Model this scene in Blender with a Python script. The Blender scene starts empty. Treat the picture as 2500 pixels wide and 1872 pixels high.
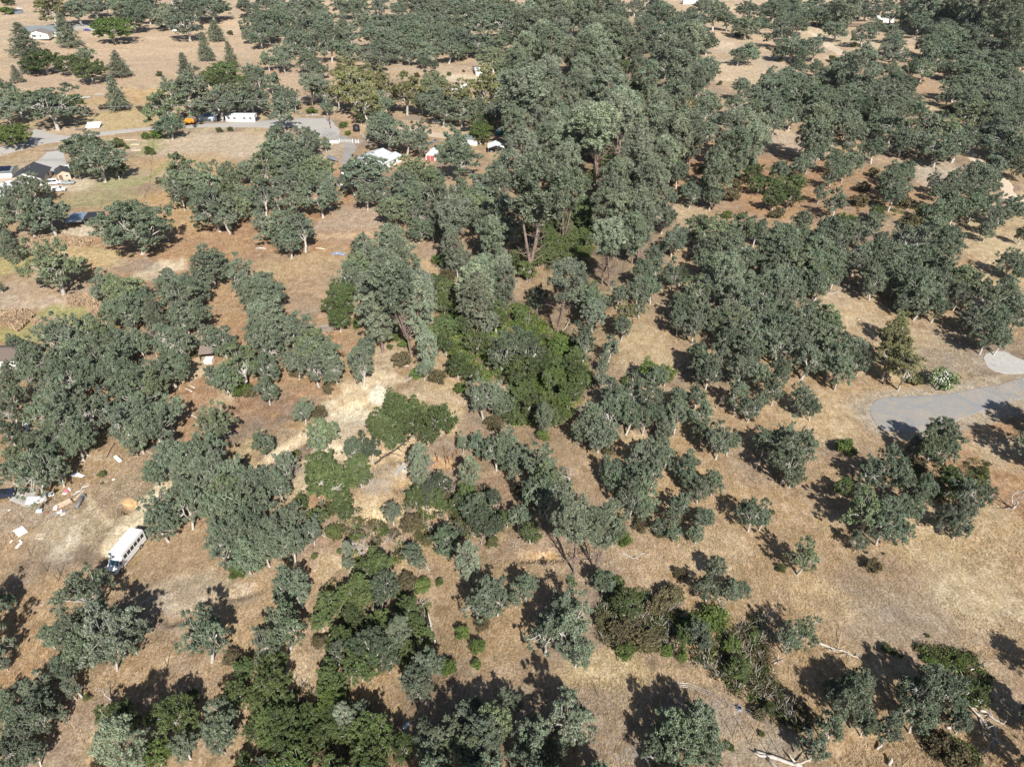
import bpy, bmesh, math, random
import numpy as np
from mathutils import Vector, Matrix

# ------------------------------------------------------------------ camera, sky, sun, exposure
S = bpy.context.scene
C = S.collection
CAM_H, PITCH, FOC = 89.0, math.radians(35.0), 1736.0      # metres, camera tilt, focal length in survey pixels
cam_d = bpy.data.cameras.new("camera"); cam = bpy.data.objects.new("camera", cam_d); C.objects.link(cam)
cam.location = (0, 0, CAM_H); cam.rotation_euler = (math.radians(90) - PITCH, 0, 0)
cam_d.sensor_width = 36; cam_d.lens = 36 * FOC / 2500; cam_d.clip_start = 1; cam_d.clip_end = 20000
S.camera = cam
SUN_EL, SHADOW_AZ = math.radians(40), math.radians(16)    # shadows run away from the camera and 16 degrees to its left
w = bpy.data.worlds.new("World"); S.world = w; w.use_nodes = True
nt = w.node_tree; bg = nt.nodes["Background"]
sky = nt.nodes.new("ShaderNodeTexSky"); sky.sky_type = 'NISHITA'; sky.sun_disc = False
sky.sun_elevation = SUN_EL; sky.altitude = 200; sky.dust_density = 1.2
sun_dir = Vector((math.sin(SHADOW_AZ) * math.cos(SUN_EL), -math.cos(SHADOW_AZ) * math.cos(SUN_EL), math.sin(SUN_EL)))  # towards the sun
sky.sun_rotation = math.atan2(sun_dir.x, sun_dir.y)
nt.links.new(sky.outputs[0], bg.inputs[0]); bg.inputs[1].default_value = 0.058
sd = bpy.data.lights.new("sun", 'SUN'); sun = bpy.data.objects.new("sun", sd); C.objects.link(sun)
sd.energy = 5.0; sd.angle = math.radians(0.5); sd.color = (1.0, 0.955, 0.88)
sun.rotation_euler = sun_dir.to_track_quat('Z', 'Y').to_euler(); sun.location = (0, 0, 300)
vs = S.view_settings; vs.view_transform = 'Standard'; vs.look = 'None'; vs.exposure = 0.62; vs.gamma = 1; vs.use_curve_mapping = False
S.cycles.max_bounces = 5; S.cycles.diffuse_bounces = 3; S.cycles.transmission_bounces = 3

rng = np.random.default_rng(7); random.seed(7)
# tree survey: one row per tree as seen in sixteen enlarged tiles of the survey
# kind  x  y (crown centre)  crown width
SURVEY = {
(0,0): """y 430 60 230;o 680 90 260;o 820 60 180;b 60 20 120;g 50 95 130;g 960 230 340;d 1120 150 280;C 600 130 410 190;C 240 210 480 230;
C 270 450 640 150;v 370 520 280;v 600 540 230;v 770 600 260;o 715 480 150;C 160 570 715 90;C 1050 450 670 170;b 1375 640 60;C 1640 470 730 160;
C 1790 290 530 130;C 1880 180 360 150;C 2010 370 590 110;o 1440 130 260;o 1640 60 260;o 1830 60 280;o 1610 220 280;o 1200 70 200;o 1020 50 180;
o 1270 110 180;d 1300 30 160;o 2130 60 180;o 2150 220 160;o 2140 300 110;b 1990 285 60;v 1930 600 250;v 1790 660 160;v 1900 720 200;v 2090 690 110;
o 2190 620 160;x 2095 540 150;o 1450 760 130;o 1640 850 420;o 1400 960 330;o 1450 1080 200;o 1870 880 330;o 2060 840 280;o 2180 870 250;
o 30 800 200;o 160 880 260;v 350 860 280;o 440 930 400;v 580 880 220;o 60 960 230;b 700 940 70;C 1045 660 960 170;g 100 1150 270;
o 720 1270 340;o 850 1390 360;d 660 1440 130;d 1000 1440 130;g 830 1225 90;b 1020 1240 130;b 1095 1275 45;g 1255 1175 85;g 1340 1165 120;
g 1295 1300 100;b 1895 1125 65;b 1985 1117 60;b 410 1630 70;b 930 1285 60;b 1085 1450 50;o 240 1620 260;o 1560 1490 260;o 1540 1600 260;
o 1760 1590 280;o 1960 1510 200;o 2000 1620 260;o 2150 1460 200;m 1385 1560 80;m 870 930 60;m 930 920 70;m 1210 940 80""",
(0,1): """o 60 40 160;o 60 160 200;o 230 80 160;o 100 260 220;o 220 200 200;o 330 170 180;o 480 60 200;o 300 290 180;o 370 30 120;o 560 110 170;
o 540 180 200;o 440 240 220;o 600 240 200;o 640 320 220;o 520 330 200;C 770 80 400 150;o 820 320 150;x 840 260 100;x 380 300 110;o 720 60 180;
o 860 60 200;o 930 190 230;o 1060 70 130;o 1230 70 150;o 1000 300 200;o 1090 210 200;o 1230 220 220;o 1340 210 200;o 1120 330 220;o 1220 370 200;
o 1360 290 240;o 1430 60 160;o 1560 80 240;o 1470 110 180;o 1460 340 220;o 1600 280 200;o 1700 190 180;o 1800 60 240;o 1840 140 260;o 1990 90 260;
o 2130 90 230;o 1960 220 240;o 2130 210 260;o 1730 330 180;o 1660 440 190;o 1480 450 210;o 1820 370 170;o 1930 390 190;o 2110 370 230;o 2060 500 240;
o 2160 600 230;o 1750 430 150;o 640 430 180;o 790 430 200;o 460 430 170;o 230 480 200;o 100 520 130;o 240 540 120;o 450 530 180;o 530 600 150;
o 1090 440 230;o 950 480 180;o 1050 520 170;o 1210 450 150;o 1320 480 120;d 1440 520 90;d 1545 570 70;m 1775 500 80;b 1275 640 70;m 1390 650 60;
m 1460 615 35;b 1665 640 45;m 1795 615 30;y 790 640 250;y 850 760 300;y 1000 700 250;y 1110 760 220;y 950 870 240;y 1290 780 260;y 2010 760 300;
y 1780 830 240;y 700 790 160;o 1540 730 240;o 1560 860 280;o 1600 960 220;o 1770 960 240;o 1430 880 180;o 1050 900 220;o 2140 800 200;o 2090 960 230;
o 1900 930 180;P 490 670 920 200;o 140 720 150;o 250 830 210;o 330 870 100;o 30 680 140;o 30 860 150;o 600 800 160;o 610 910 110;g 470 960 110;
o 230 990 230;g 760 1080 80;g 800 1150 60;v 900 1010 80;o 1080 1080 250;o 1130 1170 280;o 1290 1210 220;o 1430 1180 170;o 1430 1260 160;
g 1940 1130 200;v 1950 1040 170;o 1720 1260 250;o 1730 1380 340;b 1250 1065 50;b 1345 1055 30;o 600 1235 80;o 200 1180 200;o 250 1290 330;
o 440 1200 200;o 470 1260 170;o 130 1340 220;o 100 1500 300;o 330 1420 320;o 520 1480 280;o 260 1560 240;o 430 1580 200;o 600 1580 180;
o 960 1500 360;o 840 1540 230;o 1380 1500 370;o 1560 1560 180;o 1300 1590 240;o 1480 1590 240;o 1760 1630 150;o 1930 1590 170;o 2100 1500 200;
o 2150 1420 160;q 2100 1610 180;b 2160 1060 60;o 2200 1230 60""",
(0,2): """o 60 90 150;q 230 130 150;q 60 200 120;o 150 240 200;q 330 90 170;o 320 30 160;o 540 40 200;q 420 210 150;o 700 110 170;d 530 200 200;
P 730 170 520 190;q 860 130 180;o 830 50 130;q 900 360 220;q 900 250 180;v 1060 400 140;q 1090 450 130;q 440 320 150;o 300 470 200;q 500 460 130;
q 580 540 140;q 590 640 150;o 60 470 220;o 90 560 190;q 40 640 200;q 150 760 250;q 300 700 220;q 350 820 220;q 60 950 200;q 680 520 150;
q 780 640 160;q 540 720 110;q 630 740 120;q 710 710 70;q 890 700 130;q 830 850 260;q 900 800 150;q 690 860 180;P 730 970 1640 330;q 620 1090 200;
q 950 1000 240;P 920 900 1470 260;q 1080 620 130;q 1190 690 150;v 1040 760 160;v 1000 560 130;q 1200 890 130;o 1250 320 260;o 1130 230 150;
o 1200 130 180;o 1330 130 200;o 1070 50 150;o 1240 40 200;o 1420 240 240;o 1470 330 220;q 1530 420 240;q 1470 560 220;q 1430 640 200;o 1300 560 120;
o 1660 620 230;o 1620 300 220;o 1690 380 160;o 1590 190 200;o 1750 150 220;o 1770 80 200;o 1860 180 150;o 1640 60 150;o 1550 130 120;m 1190 530 100;
q 1280 1000 200;q 1240 1130 220;v 1390 1200 220;o 1390 830 170;q 1400 900 200;y 1530 950 160;o 1690 880 230;o 1670 990 230;q 1600 700 120;
q 1490 780 80;q 1560 1210 170;o 1690 1140 150;o 1700 1090 120;q 1860 1180 220;q 2000 1160 200;q 2060 1290 220;q 1930 1330 220;q 2140 1150 150;
o 2060 450 190;o 1960 480 130;m 1960 300 90;o 2040 100 200;o 2020 220 220;o 2150 200 160;o 1980 760 160;b 1800 720 50;o 2150 850 180;
o 1940 920 180;x 1980 1000 130;o 2100 930 130;x 2140 1020 130;o 2150 1080 110;g 1820 1050 80;q 1100 1330 230;q 1090 1460 260;q 1260 1430 180;
q 1770 1450 160;q 1780 1560 200;v 1400 1430 200;o 1440 1500 180;v 1260 1530 150;q 900 1570 200;b 1640 1470 110;m 1900 1500 120;v 2080 1480 180;
v 2130 1580 150;o 1700 1580 160;o 1530 1600 120;m 1940 1590 120;q 100 1380 250;q 300 1270 200;q 430 1280 200;P 160 640 1260 330;v 450 1090 170;
v 330 1130 170;v 440 960 150;q 480 1430 200;v 620 1560 160""",
(0,3): """o 60 80 190;o 200 60 190;o 330 120 190;o 150 160 180;o 270 210 180;o 420 50 190;o 450 130 180;o 600 60 190;o 560 140 150;q 700 80 170;q 760 30 150;
o 850 80 190;o 980 60 190;o 1080 120 170;o 590 250 200;m 760 140 70;o 840 300 200;o 930 240 150;b 740 390 70;o 1080 280 160;o 1110 470 220;
o 1080 380 180;y 1340 370 100;x 1290 330 90;o 1170 190 140;o 1260 120 180;o 1200 60 200;q 1340 60 200;q 1500 40 200;o 1380 180 220;o 1530 150 180;
q 1620 60 180;q 1800 60 240;q 1960 100 220;q 2100 170 240;o 1680 180 200;o 1820 220 240;o 1500 270 200;o 1620 340 220;o 1780 330 220;d 2020 250 200;
q 2120 330 200;o 1930 400 200;o 2090 430 180;o 1440 400 180;o 1540 460 180;o 1700 460 200;o 1850 500 200;o 2000 560 200;o 1400 520 220;
o 1340 600 180;o 1560 580 180;o 1700 600 200;o 1820 640 220;o 1980 680 180;x 2190 640 120;o 2120 540 180;d 1240 600 150;o 1640 750 230;
o 1560 820 160;o 1780 760 180;x 1940 750 120;o 2160 660 100;o 1960 860 230;o 2080 900 180;o 1740 890 240;m 1600 940 180;o 1860 990 280;
o 2000 980 200;o 2160 960 200;o 2010 1220 280;o 2120 1120 220;d 2150 1300 220;d 2050 1380 250;o 2180 1440 150;o 90 320 200;o 220 400 260;
o 400 420 200;o 130 430 160;d 290 490 110;b 110 515 55;b 565 510 95;b 190 595 60;d 250 560 90;o 420 580 130;o 300 600 90;o 700 540 250;
o 640 630 230;q 800 620 220;o 920 600 150;o 740 720 200;q 650 720 100;o 520 690 160;m 520 780 140;o 1060 660 200;d 1090 720 200;o 200 690 280;
o 320 760 260;o 100 780 220;o 230 880 250;o 400 900 240;o 560 860 230;o 700 830 220;o 840 770 220;o 920 880 240;o 1060 830 240;o 1200 760 200;
o 1180 900 220;o 1300 960 150;d 800 950 160;o 600 960 220;o 60 920 160;o 60 1060 160;x 110 1120 120;o 200 1000 200;q 400 1130 230;q 380 1200 180;
o 470 1260 170;o 430 1330 150;o 690 1060 220;o 740 1150 190;o 580 1050 180;o 1000 1020 200;o 1080 1110 260;o 1240 1130 230;o 1400 1100 240;
o 1330 1220 250;o 1530 1160 260;o 1640 1250 280;o 1480 1300 240;o 1720 1180 200;o 1170 1230 200;o 930 1080 160;o 930 1290 180;o 820 1270 80;
o 700 1250 110;o 720 1380 170;o 570 1400 150;o 560 1520 160;o 660 1470 130;o 280 1430 160;o 100 1480 160;v 220 1590 230;v 60 1600 150;
o 350 1400 120;m 910 1490 110;o 1080 1490 170;o 1200 1460 140;m 830 1620 130;o 1050 1590 220;o 1160 1610 150;o 1440 1590 110;o 1600 1590 180;
o 1800 1520 230;o 1900 1560 230;o 1960 1450 200;o 1760 1620 170;o 1480 1640 120""",
(1,0): """o 1560 30 180;o 1750 60 280;o 1860 170 330;o 2010 120 260;o 2150 50 200;o 1960 220 220;o 230 200 340;o 420 210 320;o 30 150 150;o 70 480 230;o 20 330 120;o 120 20 200;o 1140 290 560;o 460 670 500;o 0 830 60;o 900 790 250;
o 1080 850 380;o 1230 980 320;o 1500 800 330;o 1640 850 300;o 1560 970 330;o 1000 1010 260;o 1130 1060 260;C 1380 900 1220 230;o 1460 730 160;
o 1680 1080 280;o 1590 1100 220;o 1800 640 430;o 2120 760 300;o 2190 900 250;x 1920 1150 260;x 1250 1220 150;o 2190 1030 150;o 430 1250 300;
o 130 1320 180;o 240 1340 150;o 600 1270 320;o 760 1220 280;o 900 1270 330;o 650 1400 380;o 850 1400 350;o 260 1450 250;o 420 1520 300;
o 980 1460 350;o 1080 1290 260;o 1200 1290 220;o 1400 1280 260;o 1520 1330 300;x 1380 1440 260;o 1480 1540 300;o 600 1560 350;o 800 1580 300;
o 1000 1600 330;o 1330 1590 280;o 1210 1560 200;o 40 1580 200;o 230 1580 200;o 1780 1260 180;o 1920 1290 240;o 1650 1310 130;o 2080 1520 380;
o 1950 1600 250;o 2190 1250 170;b 1920 1390 110;b 1700 1400 70;o 1820 1600 160;o 2180 1440 200""",
(1,1): """o 60 70 200;o 190 60 160;o 330 90 200;o 560 70 260;o 640 20 180;o 950 30 180;o 1080 20 160;o 1190 140 280;o 1330 40 250;o 1560 120 300;
o 1420 210 180;o 1400 310 170;o 1530 300 190;o 1860 110 350;o 1980 60 200;P 1710 120 600 270;q 1700 510 180;o 1740 600 220;o 30 260 120;
o 180 300 300;o 330 290 260;o 400 370 240;o 280 430 220;o 1170 420 280;o 890 460 130;o 960 530 230;o 870 660 280;o 810 730 260;o 1060 600 260;
o 900 790 200;o 1230 560 160;q 1270 680 300;q 1120 830 350;q 1050 960 350;q 1230 960 330;q 1400 1010 300;q 1060 1080 300;q 1450 900 220;
P 1340 620 1400 400;v 740 850 240;v 760 960 200;v 630 980 140;v 710 1090 200;g 880 1140 110;g 1100 1260 120;g 1190 1260 100;g 1280 1310 110;
m 1260 1450 180;b 1155 1340 60;x 600 1170 120;X 1400 1400 280;m 1660 720 160;m 1590 850 140;g 1550 585 80;b 1400 587 50;x 1760 780 160;
x 2050 600 200;q 1960 760 220;q 1880 880 300;q 1900 960 280;q 2010 310 200;q 2050 430 200;q 2150 270 200;q 2120 730 200;q 2140 830 200;
o 2000 1130 200;v 1640 1150 220;v 1800 1130 200;v 2080 1100 220;v 2050 990 200;v 1550 1220 200;v 1640 1320 160;v 1740 1480 220;v 1860 1560 180;
v 1900 1280 220;g 1380 1570 130;o 1440 1530 150;q 1490 1380 180;m 1560 1600 160;d 2130 1380 350;o 60 800 320;o 130 900 300;o 90 1010 320;
o 60 1120 260;o 300 1190 350;o 180 1260 280;o 60 1260 250;o 120 1360 280;o 500 1350 350;o 620 1430 330;o 420 1420 280;o 520 1530 250;
o 680 1530 200;o 340 1480 220;m 350 1560 140;o 80 1540 250;o 950 1320 170;o 900 1430 220;o 910 1540 230;o 850 1420 130;m 640 1640 100""",
(1,2): """P 150 -190 780 470;P 440 -150 510 230;v 350 260 180;v 340 380 150;v 500 430 170;v 600 200 200;v 560 90 150;v 650 360 160;v 500 600 180;
v 350 550 180;v 240 550 160;v 40 560 150;q 880 80 220;q 800 200 220;q 1080 200 250;q 1120 290 230;q 960 250 220;P 775 310 800 230;P 830 280 820 220;
q 1060 380 180;o 1310 230 180;o 1340 60 150;o 1400 420 200;o 1450 390 140;x 1350 590 200;m 1190 110 120;o 1540 20 160;o 1720 40 150;m 1880 30 200;
g 1860 200 90;g 1990 210 80;o 1600 320 230;o 1740 360 260;o 1870 370 230;o 2000 350 230;o 2110 340 180;o 1680 480 260;o 1820 500 260;
o 1960 500 260;o 1650 620 200;o 1780 640 280;o 1900 640 280;q 1860 740 220;o 2080 580 180;o 2160 520 120;o 2180 650 150;o 1240 560 180;
o 1130 700 220;o 1230 690 180;o 1100 830 220;o 1210 850 180;o 1390 720 200;d 1460 710 150;o 1620 830 220;o 1560 900 280;o 1480 1000 250;
o 1440 1120 200;o 1580 1180 200;o 1600 1070 230;o 1770 830 200;o 2050 800 300;o 2150 880 250;o 1980 920 300;o 2100 1010 300;o 1850 1050 280;
o 1780 1120 230;o 1950 1150 280;o 2080 1200 280;o 2170 1120 200;o 1880 1250 250;o 2030 1330 260;o 2160 1330 200;P 390 660 1250 300;o 720 960 250;
o 700 1060 260;o 630 930 200;o 910 900 180;y 960 1070 180;o 950 1170 170;o 1110 1000 140;o 840 1360 170;o 790 1480 120;d 220 930 160;
x 170 1050 150;d 620 1260 200;x 1430 1420 170;o 1650 1480 230;o 1600 1400 200;o 1780 1470 230;o 1700 1560 230;o 1980 1540 260;o 2070 1450 200;
o 2160 1590 200;g 1170 1530 200;g 1330 1570 180;o 1230 1610 200;g 990 1630 100;x 1690 1270 90;d 80 1300 300;d 150 1420 280;v 100 1550 320;
v 280 1480 250;g 400 1320 200;v 400 1520 260;g 420 1600 180;v 560 1550 220;o 620 1370 180;v 60 1050 160;g 60 1130 150;g 200 1220 120;
v 600 1620 180;o 780 1620 150;v 660 850 200""",
(1,3): """v 60 60 170;v 190 30 180;m 90 190 140;o 450 10 110;o 580 110 180;m 810 70 180;o 1080 40 180;v 940 170 110;m 1190 90 140;o 1550 60 250;
v 1350 160 120;m 1260 270 200;o 1480 170 220;o 1620 160 200;o 1780 130 200;o 2040 150 260;o 1940 250 180;o 1900 320 130;o 1850 60 180;
o 870 280 200;v 680 250 180;o 600 330 220;o 500 320 180;o 300 260 150;o 130 370 230;o 310 380 160;o 130 520 300;o 60 650 250;o 240 640 280;
o 410 620 250;o 540 590 230;v 470 700 230;o 430 830 180;o 150 800 330;o 100 900 250;o 250 870 220;o 620 490 160;o 780 350 180;o 820 540 200;
o 960 540 230;o 950 440 160;o 1150 360 130;o 1250 440 280;o 1440 340 300;o 1560 430 250;o 1500 520 250;o 1200 590 300;o 1370 590 230;
o 1060 660 220;o 900 700 250;o 1100 760 250;o 880 820 120;o 1260 830 330;o 1310 950 280;o 1180 950 180;o 1450 820 250;o 1520 700 250;
o 1460 980 230;o 1700 770 300;o 1650 890 200;o 1830 850 200;o 1900 970 300;o 2020 900 250;o 1800 1090 280;o 1950 1120 260;o 2120 990 230;
o 2150 1100 180;o 1900 1250 250;o 2010 1280 200;o 2060 830 180;o 2120 600 230;o 2190 680 150;d 2200 370 110;o 60 1030 200;o 200 1080 230;
o 120 1180 300;o 380 1050 230;o 330 1180 300;o 520 1130 280;o 450 1280 350;o 250 1320 300;o 600 1300 300;o 750 1360 280;o 560 1430 320;
o 330 1450 300;o 120 1350 300;o 620 1550 250;o 100 1550 230;o 800 1480 160;y 1130 1150 200;y 1080 1280 250;y 1150 1350 200;y 1060 1430 230;
y 1200 1500 260;w 1490 1615 270;b 1280 1630 130""",
(2,0): """o 90 100 250;o 80 280 270;d 80 430 180;o 440 50 250;o 1120 40 350;o 1300 50 300;o 380 260 300;o 600 180 330;o 780 250 330;o 560 300 350;
o 920 210 250;o 1050 330 350;o 1220 240 330;o 1450 250 330;o 1300 390 380;o 1180 440 280;o 680 440 320;o 660 520 260;o 1160 560 120;
o 480 470 180;o 300 500 250;o 200 650 330;o 400 640 250;o 100 800 300;o 300 830 350;o 480 750 250;o 1900 300 300;o 1860 430 300;o 1500 640 330;
o 1700 620 380;o 1850 700 380;o 1330 760 220;o 1600 740 300;o 1750 850 380;o 1980 800 350;o 2100 880 330;o 1950 960 330;o 1640 960 330;
o 1400 1080 350;o 1600 1080 330;o 1400 1200 300;o 1850 1100 300;o 2050 1120 380;o 2150 1200 330;o 2000 1300 350;o 2130 1350 330;o 1950 1440 330;
o 2120 1480 330;g 2040 1620 160;b 880 780 80;b 880 860 30;g 2090 50 170;m 2150 80 120""",
(2,1): """o 90 60 200;o 50 500 210;o 400 230 190;m 560 260 170;o 610 440 280;o 540 500 200;m 620 60 90;b 350 600 80;v 1200 170 260;v 1180 300 350;
v 1080 360 280;v 1350 240 280;v 1350 330 260;v 1590 300 300;v 1480 440 170;v 1180 460 200;x 1790 290 150;d 850 580 220;d 980 560 220;
v 880 720 250;v 900 800 180;v 560 720 300;v 640 840 400;v 520 850 250;v 740 1020 190;v 760 1090 170;o 250 740 270;o 200 860 260;o 60 840 260;
o 40 1050 250;o 310 1160 280;v 380 1020 150;v 520 1140 180;o 480 1280 190;o 170 1320 350;o 300 1400 280;o 80 1430 280;b 670 1290 160;
g 860 1330 90;q 1420 680 170;q 1400 790 150;o 1180 1120 180;x 1300 1080 130;v 1390 980 200;v 1540 970 180;d 1600 860 200;q 1840 780 160;
v 1820 950 200;v 1750 1050 160;v 1600 1050 130;d 1880 1080 280;d 1950 1160 240;x 1930 1280 260;o 1650 1370 250;d 1700 1290 180;q 1850 1540 200;
o 1340 1460 170;o 1400 1540 150;v 1050 1560 280;v 950 1590 180;o 795 1560 110;q 790 1440 80;b 505 1490 70;m 1340 1200 220;m 1200 1290 100;
b 2040 1370 120;b 725 1450 60;m 1480 1370 100;o 1960 150 260;o 2050 100 250;o 2140 180 200;o 1780 520 130;o 1930 530 200;o 2080 600 260;
o 2190 520 200;o 2180 700 150;m 2050 340 170;v 2190 290 120;g 1760 40 130;v 2170 1160 150;x 1670 520 120""",
(2,2): """v 60 120 250;v 200 200 250;v 330 170 230;v 130 60 200;v 60 280 150;g 450 200 220;v 380 280 180;v 500 60 200;q 280 300 130;g 270 450 120;
x 190 440 110;x 640 70 130;o 850 100 230;o 1050 80 250;o 1200 130 220;o 700 280 250;o 850 270 280;o 1000 290 260;o 620 390 220;o 760 430 280;
o 840 450 160;o 1140 330 180;o 950 180 220;o 1230 260 200;o 1400 230 200;o 1420 310 220;o 1320 400 180;o 1430 110 180;o 1600 100 170;
o 1640 270 220;o 1650 430 180;o 1790 500 260;o 1880 510 180;o 1960 110 230;o 2060 220 180;o 2150 150 150;x 1780 130 150;m 1300 500 130;
m 820 590 110;o 2190 500 220;o 1130 650 280;o 1250 640 260;o 1330 620 200;o 850 740 230;o 880 830 180;o 1080 800 280;o 1220 760 230;
o 1030 1000 260;o 1150 980 260;o 1150 1090 180;o 1500 690 230;o 1530 820 180;o 1620 930 180;o 1740 850 200;x 1400 930 160;o 1450 1060 200;
o 1380 1150 160;o 1640 1180 200;o 1700 1140 140;o 1400 1280 150;o 1600 1290 160;o 1280 1230 140;m 1280 1300 120;m 1120 1230 140;g 960 1340 150;
o 2080 1130 260;o 2160 1170 160;o 60 640 250;o 30 760 150;o 250 720 300;o 330 870 350;o 250 960 300;o 450 930 260;o 330 1040 300;o 60 1150 200;
v 160 1280 190;m 60 920 120;v 130 970 120;X 500 760 200;P 540 1080 1640 310;P 720 1100 1640 310;o 1770 1600 190;m 1450 1630 120""",
(2,3): """o 60 60 200;o 300 120 230;o 390 220 160;o 120 500 300;o 280 550 280;o 160 680 350;o 220 780 200;g 655 540 210;o 1050 690 330;o 900 790 250;
o 1120 800 250;o 1500 450 300;o 1400 570 280;o 1560 580 200;o 1270 540 180;m 1290 700 160;v 1600 820 280;b 1860 760 120;b 1820 850 120;
v 660 890 180;o 800 930 160;o 830 1150 350;o 950 1100 250;o 1100 1080 250;o 1000 1230 300;o 1150 1270 220;o 780 1360 160;o 1260 980 250;
o 1360 880 200;o 1220 1100 220;o 1750 960 280;o 1880 960 180;o 1700 1080 220;o 1530 1180 200;o 1660 1220 220;x 1600 1090 280;X 2200 940 300;
o 300 1500 280;x 400 1480 220;b 110 1590 90;m 900 1570 160;b 1000 1470 30;b 850 1460 35;b 40 1110 60""",
(3,0): """o 740 160 480;o 950 500 550;o 600 480 350;o 720 620 350;o 930 680 300;o 420 540 180;o 1120 560 250;o 30 230 160;o 20 760 120;o 560 760 250;
x 420 820 230;X 660 960 260;o 620 1000 150;o 300 980 250;o 380 1100 250;o 60 1060 180;o 330 1240 300;o 100 1250 300;o 130 1420 280;o 60 1560 300;
o 280 1550 230;o 540 1210 110;X 930 1000 200;o 1750 560 420;b 740 1060 80;v 1000 1230 330;v 1110 1270 200;q 1080 1480 350;m 880 1600 190;
v 1500 1200 400;g 1640 1300 120;v 1650 1050 150;o 1600 1480 250;g 1350 1540 250;o 1870 1290 350;o 1900 1420 250;m 2000 720 180;v 2100 800 200;
v 2030 1030 260;v 2170 1340 150;v 2110 1600 150""",
(3,1): """o 260 90 330;o 370 160 220;o 250 300 180;o 240 470 380;o 100 590 300;v 100 780 250;v 110 950 350;v 210 720 150;v 620 250 230;v 560 380 200;
v 870 120 280;v 880 220 250;d 1100 90 280;m 1300 50 200;v 720 560 260;d 1000 620 330;d 900 640 250;d 700 680 200;v 1060 430 180;v 900 770 330;
d 1130 720 250;q 1235 510 190;v 1400 440 180;v 1460 520 180;v 620 850 250;v 640 980 260;g 650 1080 260;q 770 1240 160;o 900 1200 200;m 560 570 150;
g 1440 90 150;g 1590 60 80;g 1780 490 140;g 1910 610 160;g 1900 770 90;o 2000 150 350;o 2080 220 250;o 1930 250 280;m 1950 410 150;o 1480 800 280;
o 1400 880 280;o 1420 980 250;g 1660 800 160;v 1010 1330 350;v 920 1350 280;v 1000 1500 350;v 1280 1480 250;v 200 1250 350;v 100 1300 300;
v 300 1400 350;v 380 1560 300;g 530 1450 150;g 640 1400 130;m 580 1570 180;o 60 1640 150;o 2050 1250 380;o 1850 1290 300;o 1880 1130 180;
o 1470 1370 230;o 1700 1400 350;o 1950 1420 380;o 2150 1100 200;o 1550 1520 250;o 1750 1550 350;o 2000 1560 300;x 1110 310 120;v 300 1700 400;
v 700 1750 380;v 1000 1720 360;o 1500 1760 380;o 1900 1780 400""",
(3,2): """o 130 110 230;o 30 200 130;o 450 330 400;o 500 480 480;o 300 520 350;o 560 650 300;o 790 50 230;v 910 60 150;v 990 230 280;m 770 400 180;
m 950 480 300;g 980 660 180;m 1180 600 260;g 1330 650 160;g 1480 700 110;m 1370 180 220;m 1250 260 200;o 1700 110 220;o 1900 110 200;o 2010 120 150;
X 1790 190 230;g 1720 360 200;g 1560 420 180;v 1500 510 180;o 1600 480 200;o 1640 570 180;g 1900 590 160;g 2080 530 120;v 1960 800 200;
v 1990 900 100;x 1850 440 110;g 510 60 100;o 520 1280 500;o 180 1400 380;o 330 1530 300;o 100 1590 300;o 1600 1300 400;o 1450 1450 500;
o 1250 1520 280;o 1700 1500 300;o 30 1120 130;m 2140 1200 160;b 1890 1480 80;b 2150 1370 60;o 200 1800 400""",
(3,3): """o 280 500 280;o 170 560 220;o 830 920 250;o 720 980 260;o 680 1080 330;o 560 1000 180;o 540 1350 280;o 850 1300 200;o 400 1500 250;
o 1050 1330 250;o 1450 900 260;o 1350 1000 380;o 1550 1050 300;o 1300 1230 300;o 1650 1200 200;o 1680 1290 180;g 1400 740 110;g 1650 760 140;
v 1780 1010 260;m 1500 1450 250;m 1650 1580 280;m 300 1200 180;m 340 1330 100;v 20 1150 120;b 1010 630 90;b 1090 660 70;b 1380 520 40;
b 1930 880 30;b 1150 700 40;g 1530 780 90""",
}
# trees just outside the survey whose shade reaches into it (tile units, crown centre, width)
OUTSIDE = [("o",2,3,2420,520,420),("o",2,3,2500,260,420),("o",3,3,2450,1250,420),("o",3,3,2480,800,300),("o",3,3,2420,1650,420),("o",3,0,-150,250,330),
 ("o",3,0,-170,650,380),("o",3,2,700,1830,420),("q",3,2,560,2050,400),("q",3,1,1900,2050,380),("v",3,1,-100,1850,380),("o",3,2,1500,1950,420),("o",2,3,2650,700,380)]
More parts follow.
